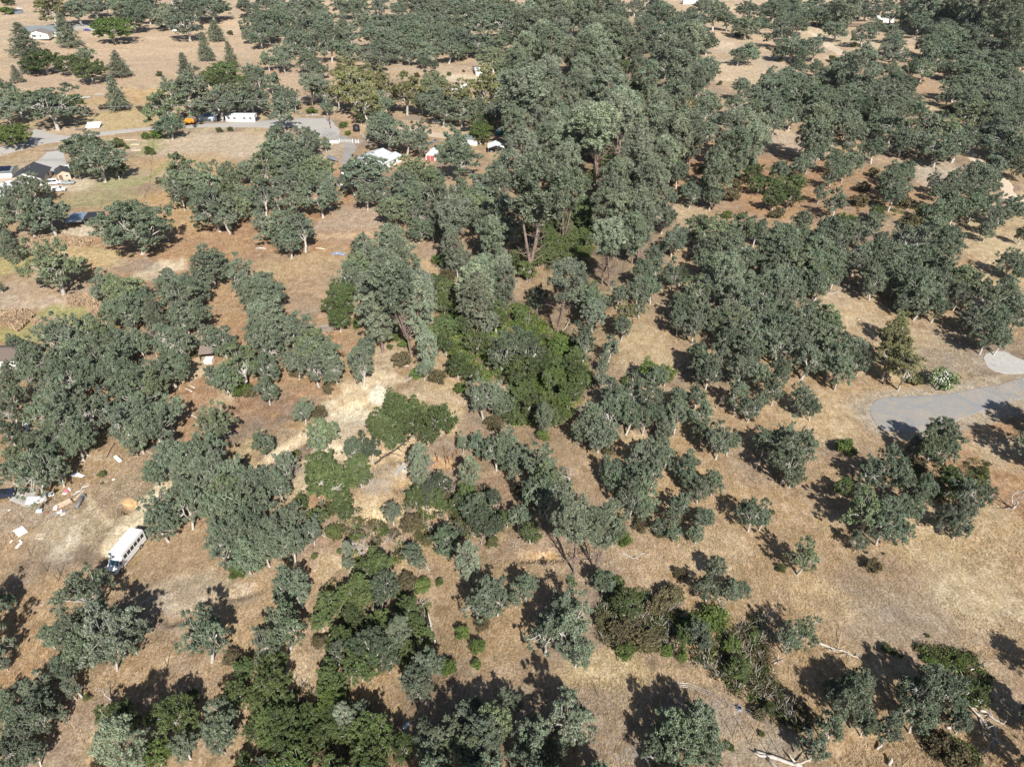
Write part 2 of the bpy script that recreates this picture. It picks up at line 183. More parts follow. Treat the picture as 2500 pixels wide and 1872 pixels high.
# things people can point to, used when a tree is described (x,y in tile units)
MARKS = [((2,0),1090,1480,"white shuttle bus"),((0,1),1000,1330,"white L-shaped bungalow"),((0,1),870,1100,"black water tank"),
((0,1),640,1000,"tall utility pole"),((0,1),2075,1270,"white canopy tent"),((0,1),1510,1330,"red-fronted arched shed"),((0,1),1565,1060,"silver estate car"),
((0,1),665,1370,"grey covered boat"),((0,0),330,240,"grey-roofed white farmhouse"),((0,0),515,1500,"tan shed with dark roof"),((0,0),200,1520,"charcoal-roofed white house"),
((0,0),1635,1050,"orange-ended trailer"),((0,0),1790,1020,"blue tarpaulin shelter"),((0,0),810,1085,"leaning white sheet"),((0,0),480,1290,"driveway gate"),
((1,0),770,210,"black-roofed animal pen"),((1,0),1795,1457,"white square panel"),((1,0),80,1440,"brown-roofed cabin"),((1,1),720,540,"grey debris heap"),
((2,1),830,220,"pale dirt excavation"),((2,0),180,1280,"flat white board"),((2,0),330,1010,"white ground sheet"),((2,0),1115,1040,"tan pit in bank"),
((2,0),550,1050,"junk heap"),((2,3),1400,230,"gravel turning circle"),((1,3),2050,1500,"round concrete pad"),((1,3),1120,1300,"tall yellow-green thicket"),
((1,3),1490,1610,"white-flowering bush"),((2,1),1500,600,"rusty fence posts"),((2,1),880,1420,"grey fallen trunks"),((2,2),1060,1480,"curved fallen branch"),
((3,3),620,650,"bleached fallen tree"),((3,3),1850,1200,"broken bleached logs"),((3,2),2150,1560,"bleached log by posts"),((3,2),2000,1330,"dark leaning posts"),
((0,3),500,370,"upper dirt road"),((0,3),1750,1400,"right-hand dirt road"),((0,2),2020,400,"blue-roofed hut"),((0,1),1740,750,"white caravan"),
((1,0),600,420,"dry corn rows"),((1,0),150,1080,"dry corn patch"),((2,1),1080,780,"brush pile"),((1,2),115,500,"tallest red-barked pine"),
((2,2),620,1300,"twin feathery pines"),((1,1),1330,1500,"white dead tree"),((0,3),2110,780,"long white roof"),((3,1),1460,1015,"white rag"),
((1,3),780,1103,"white bucket"),((2,2),250,1500,"bare orange cut"),((0,1),1365,1015,"weathered board fence")]
# ------------------------------------------------------------------ noise and terrain
_T = np.random.default_rng(3).random((256, 256))
def vnoise(x, y):
    x = np.asarray(x, float); y = np.asarray(y, float)
    xi = np.floor(x).astype(int); yi = np.floor(y).astype(int); fx = x - xi; fy = y - yi
    fx = fx*fx*fx*(fx*(fx*6-15)+10); fy = fy*fy*fy*(fy*(fy*6-15)+10)
    g = lambda a, b: _T[a & 255, b & 255]
    return (g(xi, yi)*(1-fx)*(1-fy) + g(xi+1, yi)*fx*(1-fy) + g(xi, yi+1)*(1-fx)*fy + g(xi+1, yi+1)*fx*fy) * 2 - 1
def fbm(x, y, wl, oct=4, seed=0):
    s = 0; a = 1; n = 0
    for k in range(oct):
        s = s + a * vnoise(x / wl * 2**k + 17.3*seed + 5.1*k, y / wl * 2**k + 9.7*seed); n += a; a *= .5
    return s / n
cp, sp_ = math.cos(PITCH), math.sin(PITCH)
def ray(sx, sy):
    dx = np.asarray(sx, float) - 1250; u = 936 - np.asarray(sy, float)
    return dx, FOC*cp + u*sp_, -FOC*sp_ + u*cp
def flat(sx, sy, z=0.0):
    dx, dy, dz = ray(sx, sy); t = (z - CAM_H) / dz
    return dx*t, dy*t
def tp(tile, x, y): return tile[1]*625 + x/3.539, tile[0]*468 + y/3.539
def polydist(x, y, pts):
    d = np.full(np.shape(x), 1e9)
    for (ax, ay), (bx, by) in zip(pts[:-1], pts[1:]):
        vx, vy = bx-ax, by-ay; L = vx*vx+vy*vy + 1e-9
        t = np.clip(((x-ax)*vx + (y-ay)*vy)/L, 0, 1)
        d = np.minimum(d, np.hypot(x-ax-t*vx, y-ay-t*vy))
    return d
def line(*p): return [tuple(float(v) for v in flat(*q)) for q in p]
RAVINE = line((1560, 60), (1480, 300), (1420, 560), (1330, 800), (1260, 960), (1180, 1130), (1080, 1330), (960, 1560), (820, 1872), (700, 2100))
GULLY = line(*[tp((2,1), *q) for q in ((30,790),(180,690),(330,560),(470,450))])
GULLY2 = line(*[tp((2,1), *q) for q in ((480,700),(700,640),(960,760),(1100,680),(1300,600),(1340,540))])
BANKS = [line(*[tp(t, *q) for q in L]) for t, L in [((2,1),((900,1240),(1000,1180),(1120,1180))), ((2,1),((1240,830),(1310,730),(1230,900))),
   ((2,1),((1270,640),(1370,560))), ((2,1),((380,90),(470,210))), ((3,0),((1500,400),(1850,240),(2212,160))), ((2,2),((100,1500),(420,1500)))]]
def Hgt(x, y):
    x = np.asarray(x, float); y = np.asarray(y, float)
    h = 1.9*fbm(x, y, 70, 3, 1) + 0.35*fbm(x, y, 14, 3, 2)
    far = np.clip((y-330)/500, 0, 1); h = h*(1+2.2*far)
    d = polydist(x, y, RAVINE); h = h - 3.6*np.exp(-(d/(8+0.03*y))**2)
    near = (y < 260)
    g = -1.3*np.exp(-(polydist(x, y, GULLY)/1.6)**2) - 1.0*np.exp(-(polydist(x, y, GULLY2)/2.2)**2)
    for k, B in enumerate(BANKS): g = g - 0.8*np.exp(-(polydist(x, y, B)/1.0)**2)
    px, py = PIT; dd = np.hypot(x-px, y-py); g = g - 1.5*np.clip(1.25 - dd/1.5, 0, 1)
    ex, ey = EXC; q = np.hypot((x-ex)/8, (y-ey)/9); g = g - 0.9*np.clip(1.15-q, 0, 1)/.8*(1+.5*fbm(x, y, 4, 3, 5))*(q < 1.15)
    h = h + np.where(near, g, 0)
    # level ground under the buildings and the turning circle
    for (fx, fy, r, z) in PADS:
        k = np.clip((np.hypot(x-fx, y-fy) - r)/(0.6*r), 0, 1); k = k*k*(3-2*k); h = h*k + z*(1-k)
    return h
PIT = tuple(float(v) for v in flat(*tp((2,0),1100,1045)))
EXC = tuple(float(v) for v in flat(*tp((2,1),860,210)))
PADS = []
def _pad(tile, x, y, r):
    px, py = (float(v) for v in flat(*tp(tile, x, y))); return (px, py, r, float(Hgt(px, py)))
PADS = [_pad((0,1),990,1360,13), _pad((0,0),200,1520,14), _pad((0,0),320,260,16), _pad((2,0),1110,1480,6), _pad((2,3),1450,250,13), _pad((1,0),770,230,9), _pad((0,0),1900,1050,12),_pad((0,1),1510,1330,6)]
def ground(sx, sy, hc=0.0):
    """survey pixel -> point on the ground (or on the surface hc above it)"""
    z = np.zeros(np.shape(sx))
    for _ in range(9):
        x, y = flat(sx, sy, z + hc); z = 0.5*z + 0.5*Hgt(x, y) if _ > 4 else Hgt(x, y)
    x, y = flat(sx, sy, z + hc)
    return x, y, Hgt(x, y)
def G(tile, x, y, hc=0.0):
    a, b, c = ground(*tp(tile, x, y), hc); return Vector((float(a), float(b), float(c)))
def mpp(v): return math.hypot(v.y, CAM_H) and ((v.y*cp + (CAM_H-v.z)*sp_) / FOC)   # metres per survey pixel at v

# ------------------------------------------------------------------ objects and materials helpers
def link(o, parent=None):
    C.objects.link(o)
    if parent: o.parent = parent
    return o
def tag(o, label=None, cat=None, group=None, kind=None):
    if label: o["label"] = label
    if cat: o["category"] = cat
    if group: o["group"] = group
    if kind: o["kind"] = kind
    return o
def empty(name, loc, rz=0, label=None, cat=None, group=None):
    o = bpy.data.objects.new(name, None); link(o); o.location = loc; o.rotation_euler = (0, 0, rz); o.empty_display_size = .5
    return tag(o, label, cat, group)
def np_mesh(name, V, F, k, mats, smooth=False, facevar=None):
    me = bpy.data.meshes.new(name); n = len(F)
    me.vertices.add(len(V)); me.vertices.foreach_set("co", np.ascontiguousarray(V, np.float32).ravel())
    me.loops.add(n*k); me.loops.foreach_set("vertex_index", np.ascontiguousarray(F, np.int32).ravel())
    me.polygons.add(n); me.polygons.foreach_set("loop_start", np.arange(0, n*k, k, dtype=np.int32))
    if smooth: me.polygons.foreach_set("use_smooth", np.ones(n, bool))
    me.update(calc_edges=True)
    if facevar is not None:
        a = me.attributes.new("leafvar", 'FLOAT', 'FACE'); a.data.foreach_set("value", np.ascontiguousarray(facevar, np.float32))
    for m in (mats if isinstance(mats, (list, tuple)) else [mats]): me.materials.append(m)
    return me
class MB:
    """collects plain shapes into one mesh"""
    def __init__(s): s.v = []; s.f = []
    def add(s, V, F):
        n = len(s.v); s.v += [tuple(p) for p in V]; s.f += [tuple(i+n for i in f) for f in F]; return s
    def box(s, x0, y0, z0, x1, y1, z1, M=None):
        V = [Vector(p) for p in ((x0,y0,z0),(x1,y0,z0),(x1,y1,z0),(x0,y1,z0),(x0,y0,z1),(x1,y0,z1),(x1,y1,z1),(x0,y1,z1))]
        if M: V = [M @ p for p in V]
        return s.add(V, [(0,3,2,1),(4,5,6,7),(0,1,5,4),(1,2,6,5),(2,3,7,6),(3,0,4,7)])
    def prism(s, prof, y0, y1):
        """x-z profile pushed along y"""
        n = len(prof); V = [(p[0], y0, p[1]) for p in prof] + [(p[0], y1, p[1]) for p in prof]
        return s.add(V, [tuple(range(n)), tuple(reversed(range(n, 2*n)))] + [(i, n+i, n+(i+1) % n, (i+1) % n) for i in range(n)])
    def tube(s, pts, rad, k=6, cap=True):
        pts = [Vector(p) for p in pts]; rings = []
        for i, p in enumerate(pts):
            d = (pts[min(i+1, len(pts)-1)] - pts[max(i-1, 0)]).normalized()
            a = d.cross(Vector((0, 0, 1)) if abs(d.z) < .9 else Vector((1, 0, 0))).normalized(); b = d.cross(a)
            rings.append([p + (a*math.cos(t*2*math.pi/k) + b*math.sin(t*2*math.pi/k))*rad[i] for t in range(k)])
        V = [q for r in rings for q in r]; F = []
        for i in range(len(pts)-1):
            for t in range(k): F.append((i*k+t, i*k+(t+1) % k, (i+1)*k+(t+1) % k, (i+1)*k+t))
        if cap: F += [tuple(reversed(range(k))), tuple(range((len(pts)-1)*k, len(pts)*k))]
        return s.add(V, F)
    def cyl(s, x, y, z0, z1, r, k=12, r2=None): return s.tube([(x, y, z0), (x, y, z1)], [r, r if r2 is None else r2], k)
    def mesh(s, name, m, smooth=False, bevel=0):
        me = bpy.data.meshes.new(name); me.from_pydata(s.v, [], s.f)
        bm = bmesh.new(); bm.from_mesh(me); bmesh.ops.recalc_face_normals(bm, faces=bm.faces)
        if bevel: bmesh.ops.bevel(bm, geom=[e for e in bm.edges if e.calc_face_angle(0) > .5], offset=bevel, segments=2, affect='EDGES', profile=.6)
        bm.to_mesh(me); bm.free()
        me.materials.append(m)
        if smooth:
            for p in me.polygons: p.use_smooth = True
        return me
    def build(s, name, m, parent=None, smooth=False, bevel=0):
        o = bpy.data.objects.new(name, s.mesh(name, m, smooth, bevel)); return link(o, parent)
def nodes(m): return m.node_tree.nodes, m.node_tree.links
def mat(name, col, rough=.7, metal=0, noise=.12, scale=3.0, spec=.4, bump=0.0, trans=0):
    m = bpy.data.materials.new(name); m.use_nodes = True; N, L = nodes(m); p = N["Principled BSDF"]
    p.inputs["Roughness"].default_value = rough; p.inputs["Metallic"].default_value = metal; p.inputs["Specular IOR Level"].default_value = spec
    tc = N.new("ShaderNodeTexCoord"); nz = N.new("ShaderNodeTexNoise"); nz.inputs["Scale"].default_value = scale; nz.inputs["Detail"].default_value = 6
    L.new(tc.outputs["Object"], nz.inputs["Vector"])
    r = N.new("ShaderNodeValToRGB"); r.color_ramp.elements[0].position = .3; r.color_ramp.elements[1].position = .7
    r.color_ramp.elements[0].color = (*[c*(1-noise) for c in col], 1); r.color_ramp.elements[1].color = (*[min(1, c*(1+noise)) for c in col], 1)
    L.new(nz.outputs["Fac"], r.inputs["Fac"]); L.new(r.outputs["Color"], p.inputs["Base Color"])
    if bump:
        b = N.new("ShaderNodeBump"); b.inputs["Strength"].default_value = bump; b.inputs["Distance"].default_value = .05
        L.new(nz.outputs["Fac"], b.inputs["Height"]); L.new(b.outputs["Normal"], p.inputs["Normal"])
    return m
def leaf_mat(name, attr_col=False):
    m = bpy.data.materials.new(name); m.use_nodes = True; N, L = nodes(m); p = N["Principled BSDF"]; out = N["Material Output"]
    if attr_col:
        c = N.new("ShaderNodeAttribute"); c.attribute_name = "tint"; c.attribute_type = 'INSTANCER' if attr_col == "inst" else 'GEOMETRY'; cs = c.outputs["Color"]
    else:
        c = N.new("ShaderNodeObjectInfo"); cs = c.outputs["Color"]
    a = N.new("ShaderNodeAttribute"); a.attribute_name = "leafvar"
    mr = N.new("ShaderNodeMapRange"); mr.inputs[3].default_value = .5; mr.inputs[4].default_value = 1.6; L.new(a.outputs["Fac"], mr.inputs[0])
    tc = N.new("ShaderNodeTexCoord"); nz = N.new("ShaderNodeTexNoise"); nz.inputs["Scale"].default_value = .55; nz.inputs["Detail"].default_value = 3
    L.new(tc.outputs["Object"], nz.inputs["Vector"])
    hs = N.new("ShaderNodeMapRange"); hs.inputs[1].default_value = .3; hs.inputs[2].default_value = .7; hs.inputs[3].default_value = .478; hs.inputs[4].default_value = .512
    L.new(nz.outputs["Fac"], hs.inputs[0])
    hsv = N.new("ShaderNodeHueSaturation"); L.new(hs.outputs[0], hsv.inputs["Hue"]); L.new(cs, hsv.inputs["Color"]); L.new(mr.outputs[0], hsv.inputs["Value"])
    L.new(hsv.outputs[0], p.inputs["Base Color"]); p.inputs["Roughness"].default_value = .6; p.inputs["Specular IOR Level"].default_value = .25
    tr = N.new("ShaderNodeBsdfTranslucent"); L.new(hsv.outputs[0], tr.inputs["Color"])
    mx = N.new("ShaderNodeMixShader"); mx.inputs[0].default_value = .22
    L.new(p.outputs[0], mx.inputs[1]); L.new(tr.outputs[0], mx.inputs[2]); L.new(mx.outputs[0], out.inputs["Surface"])
    return m
LEAF = leaf_mat("leaf"); LEAFT = leaf_mat("leaf_far", True)
BARK = mat("pale_bark", (.44,.41,.375), .9, noise=.3, scale=2.5, bump=.3)
PBARK = mat("pine_bark", (.21,.155,.13), .95, noise=.35, scale=2, bump=.4)
DEADW = mat("bleached_wood", (.42,.385,.345), .85, noise=.25, scale=3, bump=.3)
TWIG = mat("grey_twigs", (.33,.30,.27), .9, noise=.3, scale=3)
WHITE = mat("white_paint", (.78,.78,.76), .45, noise=.04, scale=1.2)
WHITEM = mat("white_sheet_metal", (.72,.74,.75), .4, noise=.07, scale=.8)
CREAM = mat("cream_siding", (.70,.68,.62), .7, noise=.05)
TAN = mat("tan_siding", (.50,.40,.30), .75, noise=.08)
GREYROOF = mat("grey_shingle", (.16,.18,.19), .9, noise=.22, scale=9, bump=.2)
PALEROOF = mat("pale_shingle", (.50,.53,.55), .8, noise=.12, scale=3, bump=.1)
DARKROOF = mat("charcoal_shingle", (.045,.048,.055), .85, noise=.25, scale=9, bump=.2)
BROWNROOF = mat("brown_shingle", (.15,.115,.10), .9, noise=.25, scale=9, bump=.2)
TANROOF = mat("tan_shingle", (.38,.30,.24), .9, noise=.2, scale=9, bump=.2)
BLACK = mat("black_plastic", (.018,.018,.02), .5, noise=.2)
RUBBER = mat("tyre_rubber", (.02,.02,.02), .85, noise=.2)
GLASS = mat("dark_glass", (.02,.03,.035), .08, noise=.1, spec=.8)
BLUEGLASS = mat("windshield_glass", (.03,.07,.085), .06, noise=.15, spec=.9)
STEEL = mat("galvanised_steel", (.42,.44,.46), .45, .6, noise=.15)
RUST = mat("rusty_steel", (.27,.12,.04), .8, noise=.35, scale=6)
POSTW = mat("dark_post_wood", (.07,.055,.045), .9, noise=.3, scale=6)
BOARD = mat("weathered_boards", (.22,.18,.15), .9, noise=.25, scale=5)
REDP = mat("faded_red_paint", (.36,.10,.09), .6, noise=.12)
BLUET = mat("blue_tarpaulin", (.10,.22,.48), .55, noise=.25)
TEAL = mat("teal_fabric", (.03,.19,.16), .6, noise=.15)
ORANGE = mat("orange_paint", (.62,.25,.03), .5, noise=.15)
CONC = mat("concrete", (.40,.385,.36), .9, noise=.12, scale=1.5, bump=.1)
SILVER = mat("silver_paint", (.40,.43,.44), .3, .3, noise=.04)
NAVY = mat("dark_car_paint", (.02,.028,.045), .25, noise=.1, spec=.7)
CARWHITE = mat("white_car_paint", (.74,.75,.76), .25, noise=.03, spec=.6)
GREYTARP = mat("grey_cover", (.17,.19,.22), .7, noise=.15, scale=2, bump=.2)
SOLAR = mat("solar_glass", (.012,.016,.035), .12, noise=.2, spec=.8)
PALEWOOD = mat("raw_lumber", (.56,.47,.36), .8, noise=.15, scale=4)
PINKP = mat("pink_plastic", (.6,.2,.25), .6)
# ------------------------------------------------------------------ the ground
def ease(t): return t*t*(3-2*t)
ys = [-260, -200, -150, -110, -80, -55, -35, -18, -4, 6, 14]
y = 20.0
while y < 1250: ys.append(y); y += .30 + .0036*abs(y-20)
while y < 8500: ys.append(y); y *= 1.12
ys = np.array(ys); NU = 500
u = np.linspace(-1, 1, NU); u = u*(.86 + .14*np.abs(u)**6*3.0); u = u/np.abs(u).max()*1.25
hw = 78 + .60*np.clip(ys, 0, None)
gx = hw[:, None]*u[None, :]; gy = np.repeat(ys[:, None], NU, 1); gz = Hgt(gx, gy)
rough = np.clip(1 - (gy-60)/500, .0, 1)
gz = gz + rough*.10*fbm(gx, gy, 1.7, 3, 11)
nr = len(ys); idx = np.arange(nr*NU).reshape(nr, NU)
F = np.stack([idx[:-1, :-1], idx[:-1, 1:], idx[1:, 1:], idx[1:, :-1]], -1).reshape(-1, 4)
# albedo of the bare ground: straw grass, greyer thatch, orange soil, pale dirt
def mixc(a, b, t): return a*(1-t[..., None]) + np.array(b)*t[..., None]
n1 = fbm(gx, gy, 45, 4, 20); n2 = fbm(gx, gy, 16, 4, 21); n3 = fbm(gx, gy, 5, 4, 22); n4 = fbm(gx, gy, 90, 2, 23)
col = np.zeros(gx.shape + (3,)) + np.array((.385, .265, .160))
col = mixc(col, (.275, .205, .155), np.clip(.42 + 1.5*n2 + .7*n1, 0, 1))
col = mixc(col, (.50, .375, .225), np.clip(-.18 + 1.8*n3 + 1.1*n1, 0, .85))
col = mixc(col, (.37, .205, .115), np.clip(-.25 + 1.8*n4 + .8*n3, 0, .7))
farm = np.clip((gy-300)/250, 0, 1); col = mixc(col, (.58, .44, .32), farm*.6)
def patch(tile, x, y, rx, ry, c, s=1.0, soft=.45, nz=.45, seed=30):
    global col
    o = G(tile, x, y); a = G(tile, x+rx, y); b = G(tile, x, y-ry)
    wx = max(.3, abs(a.x-o.x)); wy = max(.3, abs(b.y-o.y)); k = 1+soft*.5+nz+.05
    i0, i1 = np.searchsorted(ys, [o.y-wy*k, o.y+wy*k]); 
    if i1 <= i0: return
    X, Y = gx[i0:i1], gy[i0:i1]; m = np.abs(X-o.x) < wx*k; xx, yy = X[m], Y[m]
    d = np.hypot((xx-o.x)/wx, (yy-o.y)/wy) + nz*fbm(xx, yy, max(1.2, .6*min(wx, wy)), 4, seed)
    sub = col[i0:i1]; sub[m] = mixc(sub[m], c, s*np.clip((1+soft*.5-d)/soft, 0, 1))
def streak(tile, pts, wm, c, s=1.0, seed=40):
    global col
    P = [G(tile, *p) for p in pts]; P = [(p.x, p.y) for p in P]
    k = 2*wm; i0, i1 = np.searchsorted(ys, [min(p[1] for p in P)-k, max(p[1] for p in P)+k]); X, Y = gx[i0:i1], gy[i0:i1]
    m = (X > min(p[0] for p in P)-k) & (X < max(p[0] for p in P)+k); xx, yy = X[m], Y[m]
    d = polydist(xx, yy, P)/wm + .35*fbm(xx, yy, 2.5*wm, 3, seed)
    sub = col[i0:i1]; sub[m] = mixc(sub[m], c, s*np.clip((1.25-d)/.5, 0, 1))
PALE = (.66,.53,.38); DUST = (.50,.39,.28); STRAW = (.52,.40,.21); GRN = (.27,.26,.10); GREY = (.30,.24,.20); ORG = (.44,.235,.11)
patch((0,0),1250,450,1000,330,(.52,.38,.265),.7,.8); patch((0,0),300,700,500,260,(.50,.36,.26),.6,.8)
patch((0,0),1000,1050,420,110,STRAW,.6); patch((0,0),1150,850,300,90,(.50,.32,.15),.6)
patch((0,0),1800,1260,600,120,(.50,.39,.29),.9,.3,.25); patch((0,0),1600,1430,350,100,(.46,.31,.17),.7)
patch((0,0),1000,1560,330,120,(.42,.34,.22),.8); patch((0,0),1030,1580,200,50,(.33,.33,.16),.6)
patch((0,0),640,1580,200,70,(.58,.47,.35),.8); patch((0,0),250,1400,300,90,(.47,.36,.25),.6)
patch((0,0),1000,1260,450,70,(.50,.38,.27),.7); patch((0,0),640,1130,300,40,(.50,.37,.27),.7)
for q in ((940,1290,70,30),(1170,1245,60,18),(1290,1300,80,40),(1360,1480,30,120),(890,1215,40,18),(1330,1230,60,60)): patch((0,0),*q,(.27,.28,.10),.6,.6,.8,31)
patch((0,1),120,1250,250,110,(.50,.39,.29),.8); patch((0,1),1450,1090,520,60,(.50,.37,.26),.8,.4,.3)
patch((0,1),820,1000,250,40,(.50,.33,.22),.6); patch((0,1),1000,1420,500,120,(.46,.30,.19),.5); patch((0,1),660,1300,110,110,(.47,.37,.28),.7)
patch((0,1),1300,1330,250,90,(.48,.29,.17),.6); patch((0,1),1720,1520,330,90,(.47,.34,.23),.5); patch((0,1),2000,1400,150,120,(.46,.31,.19),.5)
patch((0,1),1750,680,200,40,(.60,.49,.37),.9,.4,.3); patch((0,1),1500,600,400,50,(.48,.36,.27),.5); patch((0,1),350,650,330,120,(.50,.36,.26),.6)
patch((0,1),700,900,40,120,(.55,.45,.32),.5)
patch((0,2),1060,120,110,80,(.53,.42,.30),.7); patch((0,2),2000,620,300,130,(.54,.42,.30),.7); patch((0,2),560,90,180,40,(.5,.36,.27),.8)
patch((0,2),1850,420,150,70,(.56,.45,.34),.7)
patch((0,3),1500,1500,330,130,(.47,.38,.30),.8); patch((0,3),650,340,250,60,(.56,.45,.31),.7); patch((0,3),100,560,180,90,(.50,.39,.29),.7)
patch((0,3),300,1230,300,90,(.48,.38,.29),.7); patch((0,3),1400,950,120,80,(.52,.40,.26),.8); patch((0,3),950,1350,200,80,(.46,.34,.25),.5)
patch((1,0),900,70,400,70,(.33,.30,.16),.7,.5,.5); patch((1,0),760,340,260,50,(.60,.50,.38),.8); patch((1,0),1600,150,500,170,(.47,.31,.16),.7,.6,.4,33)
patch((1,0),1450,640,170,60,PALE,.9,.6,.6,34); patch((1,0),1280,720,140,40,(.56,.47,.36),.7); patch((1,0),1150,640,260,60,GREY,.7,.5,.5)
patch((1,0),650,560,420,90,STRAW,.7); patch((1,0),90,620,180,110,(.42,.35,.15),.8); patch((1,0),500,850,500,90,(.40,.30,.22),.7)
patch((1,0),300,960,450,60,(.52,.42,.33),.6,.6,.8); patch((1,0),550,1080,260,100,(.34,.32,.14),.9,.5,.5); patch((1,0),330,1230,330,60,(.34,.32,.14),.8)
patch((1,0),60,1220,130,70,(.36,.32,.13),.8); patch((1,0),1950,950,300,200,(.42,.28,.17),.6); patch((1,0),1700,1520,110,110,(.55,.42,.28),.8)
patch((1,1),800,260,330,150,(.42,.33,.26),.7); patch((1,1),800,360,360,60,(.37,.25,.17),.7); patch((1,1),760,380,260,25,(.55,.38,.22),.7,.5,1.2,35)
patch((1,1),400,640,400,110,(.44,.32,.19),.6); patch((1,1),400,900,220,250,(.42,.29,.19),.6); patch((1,1),450,1040,90,50,GREY,.6)
patch((1,1),1450,440,150,120,(.38,.27,.19),.6); patch((1,1),1450,680,170,120,(.46,.33,.20),.6); patch((1,1),1130,1460,130,150,(.48,.38,.28),.6)
patch((1,1),1050,1620,220,60,PALE,.9,.6,.4); patch((1,1),1740,1290,90,80,(.58,.43,.27),.9); patch((1,1),1600,1500,90,50,(.44,.31,.2),.6)
patch((1,2),1150,1400,240,260,(.50,.38,.24),.7); patch((1,2),1500,200,200,120,(.48,.37,.25),.6); patch((1,2),1500,620,100,140,(.45,.30,.18),.5)
patch((1,2),60,830,110,90,(.46,.32,.21),.8); patch((1,3),700,1000,350,170,(.50,.38,.25),.5); patch((1,3),1200,1280,450,130,(.48,.37,.25),.5)
patch((1,3),1600,1470,300,110,(.35,.28,.22),.9,.5,.4,36); patch((1,3),1950,450,300,200,(.50,.39,.25),.7)
patch((2,0),700,1250,420,150,(.46,.37,.26),.8,.6,.5); patch((2,0),560,1430,130,90,(.58,.50,.39),.8,.6,.6); patch((2,0),620,1350,60,110,(.60,.52,.41),.6,.6,.8)
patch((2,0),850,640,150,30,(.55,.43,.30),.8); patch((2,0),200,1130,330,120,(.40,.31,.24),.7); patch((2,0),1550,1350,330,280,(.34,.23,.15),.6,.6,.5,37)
patch((2,0),1120,760,250,180,(.42,.30,.19),.6); patch((2,0),2130,600,110,180,(.46,.34,.19),.7); patch((2,0),1950,120,90,120,(.52,.40,.27),.8)
streak((2,0),[(1490,810),(1390,930),(1250,1060),(1150,1190),(1060,1300),(980,1420)],1.9,(.72,.58,.40),1)
for q in ((1330,900,120,100),(1050,900,170,110),(1000,1050,110,130)): patch((2,0),*q,(.33,.25,.17),.7,.5,.5,82)
streak((2,0),[(1490,810),(1390,930),(1250,1060),(1150,1190),(1060,1300),(980,1420)],1.7,(.72,.58,.40),1)
streak((2,0),[(760,960),(800,1070),(900,1160),(945,1230),(940,1330),(950,1480)],.55,(.58,.46,.32),.8,41)
streak((3,0),[(1550,600),(1450,720),(1330,900),(1250,960)],.35,(.58,.43,.26),.8,42); streak((3,0),[(880,1290),(820,1440),(750,1640)],.45,(.50,.34,.21),.8,43)
streak((3,0),[(420,420),(330,590),(250,700)],.45,(.50,.37,.24),.5,44)
patch((3,0),1700,150,500,160,(.40,.33,.26),.6); patch((3,0),1500,270,130,25,(.58,.48,.36),.6); patch((3,0),600,1330,260,260,(.33,.24,.18),.6,.6,.4,45)
# excavation and its banks
patch((2,1),870,230,250,230,PALE,1,.35,.35,50); patch((2,1),860,150,200,110,(.60,.45,.28),.8,.5,.5,51); patch((2,1),850,300,160,110,(.76,.64,.48),.9,.5,.6,52)
patch((2,1),1050,90,70,80,(.76,.68,.54),1,.3,.4,53); patch((2,1),700,500,160,200,(.64,.52,.38),.8,.5,.6,54)
streak((2,1),[(120,640),(250,560),(380,500),(500,400),(640,330)],1.1,(.66,.54,.38),.85,55); streak((2,1),[(60,790),(200,690),(330,590),(470,500)],1.0,(.40,.29,.20),.7,56)
streak((2,1),[(380,880),(470,700),(640,560),(760,560)],1.6,(.64,.51,.36),.8,57)
patch((2,1),1150,620,330,260,(.52,.38,.24),.8,.6,.5,58); patch((2,1),980,1070,260,130,(.60,.45,.28),.7,.6,.5,59); patch((2,1),1290,860,110,40,(.62,.43,.22),.8)
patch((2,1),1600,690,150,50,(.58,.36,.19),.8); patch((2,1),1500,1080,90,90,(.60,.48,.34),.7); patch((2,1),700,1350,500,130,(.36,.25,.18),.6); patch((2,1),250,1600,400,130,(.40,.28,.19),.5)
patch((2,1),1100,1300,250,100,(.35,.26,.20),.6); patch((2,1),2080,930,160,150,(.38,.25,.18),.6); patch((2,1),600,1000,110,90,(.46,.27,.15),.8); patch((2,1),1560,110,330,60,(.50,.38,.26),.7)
patch((2,1),1270,740,60,30,(.66,.60,.50),.9,.4,.4)
patch((2,2),250,1500,150,60,(.60,.38,.18),.9,.5,.5,60); patch((2,2),240,1490,60,15,(.70,.52,.30),.8); patch((2,2),100,1400,330,110,(.40,.28,.20),.6)
patch((2,2),1300,1450,400,180,(.42,.30,.20),.5); patch((2,2),1700,1400,300,250,(.44,.33,.21),.6); patch((2,3),1100,250,300,170,(.46,.36,.25),.6,.7,.4)
patch((2,3),500,300,280,250,(.50,.38,.24),.5); patch((2,3),1700,1300,600,330,(.50,.38,.23),.6); patch((2,3),2000,560,350,170,(.46,.36,.25),.6)
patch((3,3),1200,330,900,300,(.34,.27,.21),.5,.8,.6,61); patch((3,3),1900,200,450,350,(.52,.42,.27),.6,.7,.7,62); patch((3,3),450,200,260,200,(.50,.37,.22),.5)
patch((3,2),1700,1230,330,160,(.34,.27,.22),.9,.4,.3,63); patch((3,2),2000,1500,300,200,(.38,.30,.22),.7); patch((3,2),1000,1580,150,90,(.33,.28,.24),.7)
patch((3,2),800,800,350,200,(.52,.40,.23),.7,.6,.6,64); patch((3,2),1500,870,350,80,(.44,.31,.18),.6); patch((3,2),1300,500,200,120,(.38,.26,.19),.7)
patch((3,1),1500,200,200,110,(.44,.31,.20),.7); patch((3,1),380,830,100,90,(.50,.38,.26),.7); patch((3,3),100,1400,150,150,(.34,.28,.22),.8)
